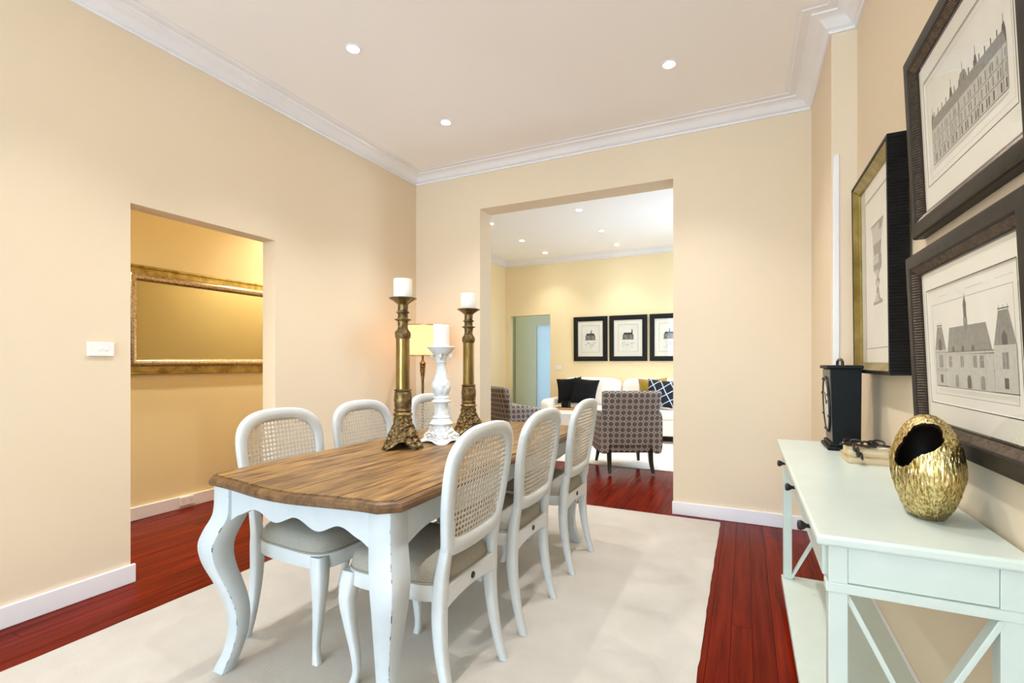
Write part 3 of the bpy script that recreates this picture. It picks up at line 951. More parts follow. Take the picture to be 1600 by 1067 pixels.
# gold vase with a torn slanting mouth
def make_vase(x, y, z):
    t = thing('gold_vase', 'rough ribbed gold egg-shaped vase with jagged slanting mouth on the console', 'vase', (x, y, z))
    ax = Vector((-0.50, -0.62, 0.63)).normalized()
    e1 = ax.cross(Vector((0, 0, 1))).normalized()
    e2 = ax.cross(e1).normalized()
    nr, na = 150, 260
    rings = []; inner = []
    for k in range(nr + 1):
        t_ = k / nr
        ring = []; rin = []
        for i in range(na):
            th = 2 * pi * i / na
            jag = 0.10 * noise.noise(Vector((cos(th) * 2.2, sin(th) * 2.2, 4.0))) + 0.05 * noise.noise(Vector((cos(th) * 6, sin(th) * 6, 1.0)))
            ph0 = 0.47 * (1 + 0.36 * cos(2 * (th - 0.80)) + 1.5 * jag)
            ph = ph0 + (pi - 0.01 - ph0) * t_
            d = ax * cos(ph) + (e1 * cos(th) + e2 * sin(th)) * sin(ph)
            a_, b_, c_ = 0.074, 0.108, 0.142
            taper = 1.0 + (0.10 * d.z if d.z < 0 else -0.02 * d.z)
            rad = 1 / sqrt((d.x / (a_ * taper)) ** 2 + (d.y / (b_ * taper)) ** 2 + (d.z / c_) ** 2)
            p = d * rad
            zz = max(p.z, -0.122)
            q = Vector((p.x, p.y, zz))
            lip = max(0, 1 - t_ * 28)
            s = Vector((p.x * 260, p.y * 260, p.z * 28))
            disp = 0.0028 * noise.noise(s) + 0.0014 * noise.noise(s * 2.2)
            if zz > -0.121: q = q + d * (disp + 0.002 * lip)
            ring.append((q.x, q.y, q.z + 0.122))
            qi = Vector((p.x, p.y, max(p.z, -0.116))) * (1 - 0.06)
            rin.append((qi.x, qi.y, qi.z + 0.122))
        rings.append(ring); inner.append(rin)
    MB().loft(rings, cap=False).build('body', M['gold'], t, ang=180)
    sel = list(range(0, nr + 1, 6))
    mb = MB(); mb.loft([[rings[0][i] for i in range(na)]] + [inner[k] for k in sel], cap=False)
    mb.build('lining', M['vase_in'], t, ang=180)
make_vase(0.427, 1.605, 0.8003)

# black box clock with dial on its room side
ck = thing('box_clock', 'tall black box clock with round dial on the far end of the console', 'clock', (0.362, 2.715, 0.8003))
def tbox(x0, x1, yb, yt, z0, z1):
    mb = MB()
    mb.loft([[(x0 + 0.012, -yb, z0), (x1, -yb, z0), (x1, yb, z0), (x0 + 0.012, yb, z0)], [(x0, -yt, z1), (x1, -yt, z1), (x1, yt, z1), (x0, yt, z1)]])
    return mb
tbox(-0.012, 0.105, 0.098, 0.112, 0.03, 0.370).build('body', M['black_paint'], ck, bevel=0.002)
mb = MB(); mb.loft([[(-0.0015, -0.090, 0.036), (-0.003, 0.090, 0.036), (-0.016, 0.106, 0.366), (-0.016, -0.106, 0.366)], [(0.004, -0.090, 0.036), (0.004, 0.090, 0.036), (-0.008, 0.106, 0.366), (-0.008, -0.106, 0.366)]])
mb.build('front_panel', M['taupe_face'], ck, smooth=False)
MB().box(-0.026, 0.111, -0.122, 0.122, 0.370, 0.386).build('top_cap', M['black_paint'], ck, bevel=0.004)
MB().box(-0.022, 0.111, -0.112, 0.112, 0.0, 0.016).build('base', M['black_paint'], ck, bevel=0.004)
MB().box(-0.012, 0.108, -0.104, 0.104, 0.016, 0.031).build('plinth', M['black_paint'], ck, bevel=0.004)
def face_x(z): return -0.0017 - 0.0143 * (z - 0.036) / 0.33
def oval(ry, rz_, off, n=48): return [(face_x(0.203 + rz_ * sin(2 * pi * i / n)) - off, ry * cos(2 * pi * i / n), 0.203 + rz_ * sin(2 * pi * i / n)) for i in range(n)]
MB().loft([oval(0.086, 0.124, -0.001), oval(0.086, 0.124, 0.003), oval(0.080, 0.118, 0.004), oval(0.002, 0.003, 0.004)]).build('dial', M['dial'], ck)
rg = MB().tube(oval(0.087, 0.127, 0.004), 0.0055, 10, loop=True).build('bezel', M['black_metal'], ck)
for k in range(8):
    a = 2 * pi * k / 8 + 0.4
    zz = 0.203 + 0.127 * sin(a)
    MB().lathe([(0.001, -0.008), (0.006, -0.006), (0.008, 0.0), (0.006, 0.006), (0.001, 0.008)], 10, (face_x(zz) - 0.006, 0.087 * cos(a), zz), axis='x').build('stud', M['black_metal'], rg)
for a, L in ((1.1, 0.06), (2.6, 0.04)):
    MB().bar((face_x(0.203) - 0.0055, 0, 0.203), (face_x(0.203 + L * sin(a)) - 0.0055, L * cos(a), 0.203 + L * sin(a)), 0.003, 0.002).build('hand', M['black_metal'], ck)
MB().tube([(0.04, -0.07, 0.386), (0.04, -0.068, 0.402), (0.04, -0.04, 0.412), (0.04, 0.04, 0.412), (0.04, 0.068, 0.402), (0.04, 0.07, 0.386)], 0.006, 8).build('handle', M['black_metal'], ck)

# two old books and a dark chain
def book(z, x0, x1, y0, y1, h, rz, label):
    t = thing('old_book', label, 'book', ((x0 + x1) / 2, (y0 + y1) / 2, z), rz)
    a, b = (x1 - x0) / 2, (y1 - y0) / 2
    MB().box(-a + 0.003, a - 0.004, -b + 0.004, b - 0.004, 0.003, h - 0.003).build('page_block', M['pages'], t)
    mb = MB(); mb.extrude([(-a, 0), (a, 0), (a, h), (-a, h), (-a, h - 0.003), (a - 0.003, h - 0.003), (a - 0.003, 0.003), (-a, 0.003)], 'y', -b, b)
    mb.build('cover', M['book'], t, bevel=0.0008)
book(0.8003, 0.368, 0.512, 2.305, 2.475, 0.026, 0.02, 'tan old book at the bottom of the pair beside the gold vase')
book(0.8265, 0.372, 0.508, 2.312, 2.475, 0.034, -0.03, 'worn old book lying on top of the other under the dark chain')
cn = thing('metal_chain', 'dark iron chain coiled over the old books', 'chain', (0.43, 2.385, 0.861))
def link_mesh():
    pts = []
    for i in range(20):
        a = 2 * pi * i / 20
        pts.append((0.020 * cos(a), 0.011 * sin(a), 0))
    return MB().tube(pts, 0.0038, 8, loop=True)
l0 = None
for k in range(11):
    s = k / 10
    px = -0.062 + 0.125 * s
    py = -0.04 + 0.03 * sin(s * 9)
    if l0 is None:
        l0 = link_mesh().build('link', M['black_metal'], cn); o = l0
    else:
        o = l0.copy(); COL.objects.link(o)
    o.location = (px, py, 0.009 + (0.008 if k % 2 else 0.0))
    o.rotation_euler = (0.95 if k % 2 else -0.2, 0.1, 0.35 * cos(s * 9) + 0.2 * (k % 3))
for k in range(3):
    o = l0.copy(); COL.objects.link(o)
    o.location = (-0.045 + 0.012 * k, -0.098 - 0.002 * k, 0.004 - 0.015 * k)
    o.rotation_euler = (1.3, 1.2 if k % 2 else 0.5, 1.4)
tag(MB().extrude([(-0.028, -0.018), (0.020, -0.018), (0.034, 0.0), (0.020, 0.018), (-0.028, 0.018)], 'z', 0, 0.0012).build('paper_tag', M['wax'], None, loc=(0.474, 2.345, 0.8612), rot=(0, 0, -0.15), smooth=False),
    'small white pointed paper tag lying on the top book', 'tag')

# ================================================================== pictures
def frame_sweep(w_, h_, prof):
    """prof: list of (inset from outer edge, forward distance from the wall). Front is -y, bottom centre at origin"""
    rings = []
    for cx, cz in ((-1, 0), (1, 0), (1, 1), (-1, 1)):
        ring = []
        for i, d in prof:
            xx = cx * (w_ / 2 - i)
            zz = i if cz == 0 else h_ - i
            ring.append((xx, -d, zz))
        rings.append(ring)
    return MB().loft(rings, loop=True)
class Ink:
    def __init__(self): self.mb = MB(); self.n = 0
    def poly(self, pts, tone):
        d = 0.00004 * (self.n % 9 + 1); self.n += 1
        self.mb.add([(px, -d, pz) for px, pz in pts], [tuple(range(len(pts)))], tone)
    def rect(self, x0, z0, x1, z1, tone): self.poly([(x0, z0), (x1, z0), (x1, z1), (x0, z1)], tone)
    def line(self, x0, z0, x1, z1, wd, tone):
        d = Vector((x1 - x0, z1 - z0)); 
        if d.length < 1e-6: return
        n = Vector((-d.y, d.x)).normalized() * wd / 2
        self.poly([(x0 + n.x, z0 + n.y), (x1 + n.x, z1 + n.y), (x1 - n.x, z1 - n.y), (x0 - n.x, z0 - n.y)], tone)
    def border(self, x0, z0, x1, z1, wd, tone):
        self.line(x0, z0, x1, z0, wd, tone); self.line(x1, z0, x1, z1, wd, tone); self.line(x1, z1, x0, z1, wd, tone); self.line(x0, z1, x0, z0, wd, tone)
def picture(name, label, group, loc, rz, lean, w_, h_, prof, fm, mat_d, win, art, cover_d, beads=None, frame_mats=None):
    """win = window of the mat board (x0,z0,x1,z1)"""
    t = thing(name, label, 'picture', loc, rz, group)
    t.rotation_euler = (lean, 0, rz)
    inn = prof_in = max(i for i, d in prof)
    fr = frame_sweep(w_, h_, prof).build('frame', fm, t, smooth=True, ang=25)
    x0, z0, x1, z1 = win
    # paper behind, mat board with a window in front
    MB().box(-w_ / 2 + inn - 0.008, w_ / 2 - inn + 0.008, -mat_d + 0.002, -mat_d + 0.006, inn - 0.008, h_ - inn + 0.008).build('print_sheet', M['paper'], t, smooth=False)
    O = [(-w_ / 2 + inn - 0.006, inn - 0.006), (w_ / 2 - inn + 0.006, inn - 0.006), (w_ / 2 - inn + 0.006, h_ - inn + 0.006), (-w_ / 2 + inn - 0.006, h_ - inn + 0.006)]
    H = [(x0, z0), (x1, z0), (x1, z1), (x0, z1)]
    Hb = [(x0 + 0.002, z0 + 0.002), (x1 - 0.002, z0 + 0.002), (x1 - 0.002, z1 - 0.002), (x0 + 0.002, z1 - 0.002)]
    MB().loft([[(a, -mat_d + 0.0018, b) for a, b in O], [(a, -mat_d + 0.0018, b) for a, b in Hb], [(a, -mat_d - 0.001, b) for a, b in H], [(a, -mat_d - 0.001, b) for a, b in O]], loop=True).build('mat_board', M['matboard'], t, smooth=False)
    ik = Ink()
    art(ik, x0, z0, x1, z1)
    o = ik.mb.build('engraving', [M['ink_light'], M['ink_mid'], M['ink_dark']], t, smooth=False, loc=(0, -mat_d + 0.0018, 0), fix=False)
    o['kind'] = 'stuff'
    # dark line round the window
    ik = Ink(); ik.border(x0 - 0.001, z0 - 0.001, x1 + 0.001, z1 + 0.001, 0.003, 0)
    o = ik.mb.build('window_line', M['ink_dark'], t, smooth=False, loc=(0, -mat_d - 0.0011, 0), fix=False)
    o['kind'] = 'stuff'
    MB().box(-w_ / 2 + inn - 0.004, w_ / 2 - inn + 0.004, -mat_d - 0.006, -mat_d - 0.004, inn - 0.004, h_ - inn + 0.004).build('glass', M['glass'], t, smooth=False)
    return t, fr

def art_palace(ik, x0, z0, x1, z1):
    """long three-storey facade with domed pavilions and dormers"""
    W = x1 - x0; H = z1 - z0; r = random.Random(2)
    ik.border(x0 + 0.03 * W, z0 + 0.06 * H, x1 - 0.03 * W, z1 - 0.05 * H, 0.0012, 0)
    a, b = x0 + 0.08 * W, x1 - 0.08 * W
    g = z0 + 0.16 * H; top = z0 + 0.48 * H
    L = b - a
    ik.rect(a, g, b, top, 0)
    ik.line(a, g, b, g, 0.003, 2)
    for s in (0.0, 0.33, 0.66, 1.0):
        z = g + (top - g) * s
        ik.line(a, z, b, z, 0.003, 1 if s < 1 else 2)
    n = 38
    for i in range(n):
        px = a + L * (i + 0.5) / n
        for s, hh in ((0.05, 0.22), (0.38, 0.22), (0.71, 0.20)):
            z = g + (top - g) * s
            ik.rect(px - L / n * 0.26, z, px + L / n * 0.26, z + (top - g) * hh, 2 if s < 0.1 else 1)
        if i % 2 == 0: ik.line(px - L / n * 0.5, g, px - L / n * 0.5, top, 0.0012, 1)
    # mansard roof strip
    ik.poly([(a, top), (b, top), (b - 0.01, top + 0.10 * H), (a + 0.01, top + 0.10 * H)], 1)
    for i in range(30):
        px = a + L * (i + 0.5) / 30
        ik.poly([(px - 0.004, top), (px + 0.004, top), (px + 0.004, top + 0.05 * H), (px, top + 0.07 * H), (px - 0.004, top + 0.05 * H)], 2)
        if i % 2: ik.rect(px - 0.002, top + 0.10 * H, px + 0.003, top + 0.15 * H, 2)
    for c, wd, hh in ((0.02, 0.05, 0.17), (0.33, 0.05, 0.21), (0.5, 0.14, 0.22), (0.67, 0.05, 0.21), (0.98, 0.05, 0.17)):
        px = a + L * c
        ik.rect(px - L * wd / 2, g, px - L * wd / 2 + 0.002, top, 2); ik.rect(px + L * wd / 2 - 0.002, g, px + L * wd / 2, top, 2)
        ik.poly([(px - L * wd / 2, top), (px + L * wd / 2, top), (px + L * wd * 0.42, top + hh * 0.55 * H), (px + L * wd * 0.2, top + hh * 0.85 * H), (px - L * wd * 0.2, top + hh * 0.85 * H), (px - L * wd * 0.42, top + hh * 0.55 * H)], 2 if wd < 0.1 else 1)
        ik.line(px, top + hh * 0.85 * H, px, top + (hh + 0.04) * H, 0.0025, 2)
    for k in range(3): ik.line(a, g - 0.02 * H - k * 0.008 * H, b, g - 0.02 * H - k * 0.008 * H, 0.001, 0)
def art_townhall(ik, x0, z0, x1, z1):
    """central block with steep roof and spire, arcade below, two tower pavilions"""
    W = x1 - x0; H = z1 - z0
    ik.border(x0 + 0.06 * W, z0 + 0.08 * H, x1 - 0.05 * W, z1 - 0.14 * H, 0.0012, 1)
    X = lambda f: x0 + f * W
    Z = lambda f: z0 + f * H
    g, c = 0.15, 0.44
    ik.rect(X(0.24), Z(g), X(0.76), Z(c), 0)
    ik.poly([(X(0.25), Z(c)), (X(0.75), Z(c)), (X(0.70), Z(0.64)), (X(0.29), Z(0.64))], 1)
    for k in range(18): ik.line(X(0.26 + k * 0.027), Z(c), X(0.295 + k * 0.0236), Z(0.64), 0.0009, 0)
    for k in range(4):
        px = 0.33 + k * 0.115
        ik.poly([(X(px - .014), Z(c)), (X(px + .014), Z(c)), (X(px + .014), Z(c + .03)), (X(px), Z(c + .05)), (X(px - .014), Z(c + .03))], 2)
    for z in (g, g + 0.135, g + 0.15, c - 0.02, c): ik.line(X(0.23), Z(z), X(0.77), Z(z), 0.0022, 2)
    for k in range(7):
        px = 0.285 + k * 0.072
        ik.rect(X(px - .02), Z(g + .165), X(px + .02), Z(c - .035), 1)
        ik.line(X(px), Z(g + .165), X(px), Z(c - .035), 0.0015, 0); ik.line(X(px - .02), Z(g + .22), X(px + .02), Z(g + .22), 0.0015, 0)
        ik.poly([(X(px - .022), Z(g + .005)), (X(px + .022), Z(g + .005)), (X(px + .022), Z(g + .08)), (X(px + .012), Z(g + .105)), (X(px - .012), Z(g + .105)), (X(px - .022), Z(g + .08))], 2 if 2 <= k <= 4 else 1)
        ik.line(X(px + .036), Z(g), X(px + .036), Z(c), 0.0014, 1)
    # spire
    ik.rect(X(0.468), Z(0.60), X(0.512), Z(0.70), 1); ik.rect(X(0.474), Z(0.70), X(0.506), Z(0.79), 2)
    ik.poly([(X(0.468), Z(0.79)), (X(0.512), Z(0.79)), (X(0.49), Z(0.87))], 2)
    ik.line(X(0.49), Z(0.86), X(0.49), Z(0.885), 0.0018, 2)
    # towers
    for px, wd, rf in ((0.155, 0.075, 0.66), (0.86, 0.095, 0.70)):
        ik.rect(X(px - wd), Z(g), X(px + wd), Z(0.47), 0)
        ik.border(X(px - wd), Z(g), X(px + wd), Z(0.47), 0.0018, 2)
        ik.poly([(X(px - wd), Z(0.47)), (X(px + wd), Z(0.47)), (X(px + wd * .45), Z(rf)), (X(px - wd * .45), Z(rf))], 1)
        for k in range(7): ik.line(X(px - wd * .8 + k * wd * .27), Z(0.47), X(px - wd * .36 + k * wd * .12), Z(rf), 0.0009, 2)
        ik.line(X(px - wd * .5), Z(rf + .012), X(px + wd * .5), Z(rf + .012), 0.003, 2)
        for k in (-.4, 0, .4): ik.line(X(px + wd * k), Z(rf), X(px + wd * k), Z(rf + .035), 0.0016, 2)
        ik.poly([(X(px - .022), Z(.46)), (X(px + .022), Z(.46)), (X(px + .022), Z(.53)), (X(px), Z(.57)), (X(px - .022), Z(.53))], 2)
        ik.rect(X(px - .026), Z(.31), X(px + .026), Z(.42), 1); ik.line(X(px), Z(.31), X(px), Z(.42), 0.0015, 0)
        ik.rect(X(px - .018), Z(.18), X(px + .018), Z(.25), 2)
        for z in (.19 + .09, .295, .44): ik.line(X(px - wd), Z(z), X(px + wd), Z(z), 0.0016, 1)
    ik.line(X(0.09), Z(g), X(0.96), Z(g), 0.003, 2)
    for k in range(3): ik.line(X(0.10), Z(g - .022 - k * .01), X(0.95), Z(g - .022 - k * .01), 0.0008, 0)
    for px, wd in ((.16, .15), (.5, .2), (.8, .16)): ik.line(X(px), Z(.92), X(px + wd), Z(.92), 0.0012, 0)
def art_goblet(ik, x0, z0, x1, z1):
    W = x1 - x0; H = z1 - z0; c = (x0 + x1) / 2
    pr = [(0.09, .27), (0.095, .285), (0.05, .30), (0.03, .33), (0.022, .36), (0.045, .38), (0.045, .395), (0.022, .41), (0.03, .43), (0.075, .455), (0.085, .49), (0.085, .52), (0.070, .54), (0.085, .60), (0.10, .66), (0.125, .70), (0.125, .712)]
    pr = [(r * 2.1, 0.28 + (z - 0.27) * 1.2) for r, z in pr]
    pts = [(c + r * W, z0 + z * H) for r, z in pr] + [(c - r * W, z0 + z * H) for r, z in reversed(pr)]
    for i in range(len(pr) - 1):
        (r1, za), (r2, zb) = pr[i], pr[i + 1]
        ik.poly([(c - r1 * W, z0 + za * H), (c + r1 * W, z0 + za * H), (c + r2 * W, z0 + zb * H), (c - r2 * W, z0 + zb * H)], 0 if i % 3 else 1)
        ik.poly([(c + r1 * W * .35, z0 + za * H), (c + r1 * W * .9, z0 + za * H), (c + r2 * W * .9, z0 + zb * H), (c + r2 * W * .35, z0 + zb * H)], 1)
    for z in (.502, .58, .604, .796): ik.line(c - .17 * W, z0 + z * H, c + .17 * W, z0 + z * H, 0.0015, 1)
def art_plan(seed):
    def art(ik, x0, z0, x1, z1):
        W = x1 - x0; H = z1 - z0; r = random.Random(seed)
        ik.border(x0 + .05 * W, z0 + .05 * H, x1 - .05 * W, z1 - .05 * H, 0.0015, 0)
        X = lambda f: x0 + f * W
        Z = lambda f: z0 + f * H
        ik.rect(X(.22), Z(.45), X(.78), Z(.62), 1)
        ik.poly([(X(.24), Z(.62)), (X(.76), Z(.62)), (X(.70), Z(.70)), (X(.30), Z(.70))], 2)
        for k in range(9):
            px = .26 + k * .06
            ik.rect(X(px - .018), Z(.47), X(px + .018), Z(.53), 2); ik.rect(X(px - .018), Z(.55), X(px + .018), Z(.60), 2)
        sx = (.55, .70, .5)[seed % 3]
        ik.rect(X(sx - .03), Z(.62), X(sx + .03), Z(.76), 2)
        ik.poly([(X(sx - .03), Z(.76)), (X(sx + .03), Z(.76)), (X(sx), Z(.86))], 2)
        ik.line(X(.15), Z(.45), X(.85), Z(.45), 0.004, 2)
        for k in range(22):
            ax_, az_ = r.uniform(.2, .8), r.uniform(.16, .36)
            if r.random() < .5: ik.line(X(ax_), Z(az_), X(ax_ + r.uniform(.03, .12)), Z(az_), 0.005, 1)
            else: ik.line(X(ax_), Z(az_), X(ax_), Z(min(.38, az_ + r.uniform(.03, .08))), 0.005, 1)
    return art

# big dark frames with a beaded inner edge
pA = [(0, 0), (0, 0.028), (0.003, 0.034), (0.008, 0.036), (0.042, 0.036), (0.046, 0.034), (0.048, 0.031), (0.066, 0.017), (0.071, 0.016), (0.074, 0.013), (0.076, 0.004), (0.076, 0)]
def beading(t, fr, w_, h_, inset, d, pitch, m, sx=0.0045, name='beading'):
    mb = MB()
    def one(x, z, hor):
        # a small rib lying across the sloping inner edge
        h, e = 0.0026, 0.009
        if hor:
            sg = 1 if z < h_ / 2 else -1
            P = [(x - h, -d - 0.0062, z - sg * e), (x + h, -d - 0.0062, z - sg * e), (x + h, -d + 0.0072, z + sg * e), (x - h, -d + 0.0072, z + sg * e), (x, -d - 0.0092, z - sg * e), (x, -d + 0.0042, z + sg * e)]
        else:
            sg = 1 if x < 0 else -1
            P = [(x - sg * e, -d - 0.0062, z - h), (x - sg * e, -d - 0.0062, z + h), (x + sg * e, -d + 0.0072, z + h), (x + sg * e, -d + 0.0072, z - h), (x - sg * e, -d - 0.0092, z), (x + sg * e, -d + 0.0042, z)]
        mb.add(P, [(0, 4, 5, 3), (4, 1, 2, 5), (0, 1, 4), (3, 5, 2)])
    nx_ = int((w_ - 2 * inset) / pitch); nz_ = int((h_ - 2 * inset) / pitch)
    for i in range(nx_ + 1):
        xx = -w_ / 2 + inset + (w_ - 2 * inset) * i / nx_
        one(xx, inset, True); one(xx, h_ - inset, True)
    for i in range(1, nz_):
        zz = inset + (h_ - 2 * inset) * i / nz_
        one(-w_ / 2 + inset, zz, False); one(w_ / 2 - inset, zz, False)
    o = mb.build(name, m, fr, smooth=False)
    o['kind'] = 'stuff'
LEAN = R(2.5)
wA, hA = 0.772, 0.598
t, fr = picture('framed_print', 'dark-framed engraving of a long palace facade, highest on the right wall', 'dark-framed engravings on the right wall', (XR - 0.001, 1.672, 1.612), R(-90), LEAN, wA, hA, pA, M['frame_dark'], 0.012,
                (-0.278, 0.142, 0.278, 0.470), art_palace, 0)
beading(t, fr, wA, hA, 0.057, 0.0245, 0.0085, M['frame_bead'])
t, fr = picture('framed_print', 'dark-framed engraving of a town hall with a central spire, behind the gold vase', 'dark-framed engravings on the right wall', (XR - 0.001, 1.645, 0.950), R(-90), LEAN, wA, hA, pA, M['frame_dark'], 0.012,
                (-0.278, 0.130, 0.278, 0.470), art_townhall, 0)
beading(t, fr, wA, hA, 0.057, 0.0245, 0.0085, M['frame_bead'])
# deep frame with black ribbed outside and gold cove
pC = [(0, 0), (0, 0.052), (0.004, 0.062), (0.010, 0.064), (0.014, 0.061), (0.018, 0.056), (0.032, 0.046), (0.038, 0.045), (0.042, 0.038), (0.042, 0.0)]
wC, hC = 0.645, 0.875
t, fr = picture('framed_print', 'gold-lined black ribbed frame with a goblet print, above the box clock', None, (XR - 0.001, 2.522, 1.158), R(-90), R(0.6), wC, hC, pC, [M['frame_gold']], 0.034,
                (-0.20, 0.105, 0.20, 0.765), art_goblet, 0)
mb = MB()
for s in (-1, 1):
    x_ = s * (wC / 2)
    n = 74
    ring = []
    prof = [(0.0, -0.002)]
    for k in range(n + 1):
        z = -0.002 + (hC + 0.004) * k / n
        prof.append((0.0015, z)); prof.append((0.006, z + (hC + 0.004) / n * 0.5))
    prof = prof[:-1] + [(0.0, hC + 0.002)]
    poly = [(s * (wC / 2 + p), z) for p, z in prof]
    side = MB().extrude(poly, 'y', -0.066, -0.002)
    side.build('ribbed_side', M['frame_black'], t, smooth=False)
for z0_, z1_ in ((-0.006, 0.0), (hC, hC + 0.006)):
    MB().box(-wC / 2 - 0.005, wC / 2 + 0.005, -0.066, -0.002, z0_, z1_).build('rim', M['frame_black'], t, smooth=False)
frame_sweep(wC + 0.002, hC + 0.002, [(0, 0.056), (0, 0.066), (0.008, 0.067), (0.010, 0.060)]).build('rim', M['frame_black'], t, smooth=False, loc=(0, 0, -0.001))
# three in the sitting room
pD = [(0, 0), (0, 0.022), (0.004, 0.028), (0.050, 0.028), (0.056, 0.022), (0.070, 0.018), (0.078, 0.018), (0.080, 0.006), (0.080, 0)]
for k, (x0, x1, pos) in enumerate(((-2.735, -2.13, 'left picture of the three black-framed plans above the sofa'), (-2.095, -1.46, 'middle picture of the three black-framed plans above the sofa'), (-1.42, -0.79, 'right picture of the three black-framed plans above the sofa, cut by the wall'))):
    wD, hD = x1 - x0, 0.775
    t, fr = picture('framed_plan', pos, 'black-framed plans above the sofa', ((x0 + x1) / 2, YLB - 0.001, 1.222), 0, R(0.8), wD, hD, pD, M['frame_black'], 0.010,
                    (-wD * 0.26, 0.155, wD * 0.26, hD - 0.155), art_plan(k), 0)
    frame_sweep(wD - 0.150, hD - 0.150, [(0, 0.018), (0, 0.0205), (0.006, 0.0205), (0.006, 0.018)]).build('inner_slip', M['frame_bead'], t, smooth=False, loc=(0, 0, 0.075))

# ================================================================== hall mirror
wM, hM = 1.75, 0.835
mt = thing('wall_mirror', 'long gilt-framed mirror on the yellow hallway wall', 'mirror', (XHW + 0.001, 1.955 + wM / 2, 1.108), R(90))
frame_sweep(wM, hM, [(0, 0), (0, 0.024), (0.006, 0.030), (0.016, 0.030), (0.022, 0.022), (0.060, 0.026), (0.066, 0.032), (0.070, 0.0)]).build('outer_frame', M['gold_leaf'], mt, ang=30)
frame_sweep(wM - 0.128, hM - 0.128, [(0, 0.004), (0, 0.034), (0.008, 0.046), (0.022, 0.052), (0.038, 0.046), (0.048, 0.034), (0.056, 0.016), (0.058, 0.004)]).build('inner_frame', M['silver_gold'], mt, ang=40, loc=(0, 0, 0.064))
MB().box(-wM / 2 + 0.10, wM / 2 - 0.10, -0.012, -0.006, 0.10, hM - 0.10).build('mirror_glass', M['mirror'], mt, smooth=False)

# ================================================================== switches and sockets
def switch(name, label, loc, rz, toggles=2, w_=0.116, h_=0.073):
    t = thing(name, label, 'switch' if toggles else 'socket', loc, rz)
    MB().box(-w_ / 2, w_ / 2, -0.012, 0, -h_ / 2, h_ / 2).build('plate', M['plastic'], t, bevel=0.003)
    for k in range(toggles):
        MB().box(-0.010 + k * 0.026, 0.002 + k * 0.026, -0.0165, -0.011, -0.006, 0.007).build('toggle', M['plastic'], t, bevel=0.001)
    return t
switch('light_switch', 'white double light switch on the left wall beside the doorway', (XL + 0.0005, 1.338, 1.268), R(90))
switch('light_switch', 'white switch plate on the sitting room wall left of the pictures', (-3.035, YLB - 0.0005, 1.105), 0)
st = switch('wall_socket', 'white power socket set in the hallway baseboard', (XHW + T + 0.0005, 2.44, 0.058), R(90), 0, 0.115, 0.07)
for k in (-0.03, 0.03):
    for dx, a in ((-0.007, 0.5), (0.007, -0.5), (0, 0)):
        MB().bar((k + dx - 0.003 * sin(a), -0.0125, 0.006 - 0.004 * cos(a) - (0.014 if dx == 0 else 0)), (k + dx + 0.003 * sin(a), -0.0125, 0.006 + 0.004 * cos(a) - (0.014 if dx == 0 else 0)), 0.002, 0.002).build('slot', M['black_metal'], st, smooth=False)

# ================================================================== sitting room furniture
def soft(mb, x0, x1, y0, y1, z0, z1, puff=0.03, n=10, e=4.5):
    """puffed cushion block"""
    cx, cy0, cz = (x0 + x1) / 2, (y0 + y1) / 2, (z0 + z1) / 2
    hx, hy, hz = (x1 - x0) / 2, (y1 - y0) / 2, (z1 - z0) / 2
    nt_, na = 18, 40
    rings = []
    for k in range(nt_ + 1):
        ph = -pi / 2 + pi * k / nt_
        cs, sn = max(1e-3, cos(ph)), sin(ph)
        zz = abs(sn) ** (2 / e) * (1 if sn > 0 else -1)
        rr = cs ** (2 / e)
        ring = []
        for i in range(na):
            a = 2 * pi * i / na
            c, s = cos(a), sin(a)
            ring.append((cx + hx * rr * abs(c) ** (2 / e) * (1 if c >= 0 else -1), cy0 + hy * rr * abs(s) ** (2 / e) * (1 if s >= 0 else -1), cz + hz * zz))
        rings.append(ring)
    return mb.loft(rings)
sf = thing('sofa', 'cream two-seat sofa against the yellow wall under the pictures', 'sofa', (-1.80, 7.72, 0))
S = M['sofa']
soft(MB(), -1.15, 1.15, -0.44, 0.42, 0.12, 0.37, e=14).build('base', S, sf)
soft(MB(), -1.04, 1.04, 0.26, 0.46, 0.12, 0.80, e=10).build('back', S, sf)
for s in (-1, 1):
    a, b = (-1.20, -1.03) if s < 0 else (1.03, 1.20)
    soft(MB(), a, b, -0.46, 0.46, 0.12, 0.60, e=7).build('arm', S, sf)
    a, b = (-1.025, -0.006) if s < 0 else (0.006, 1.025)
    soft(MB(), a, b, -0.46, 0.22, 0.35, 0.50, e=6).build('seat_cushion', S, sf)
    o = soft(MB(), a, b, -0.11, 0.11, -0.23, 0.23, e=5).build('back_cushion', S, sf, loc=(0, 0.17, 0.715), rot=(R(-12), 0, 0))
    for y in (-0.38, 0.36):
        MB().leg([(s * 1.08, y, 0.013, 0.04, 0.04), (s * 1.08, y, 0.13, 0.06, 0.06)]).build('leg', M['dark_wood'], sf)
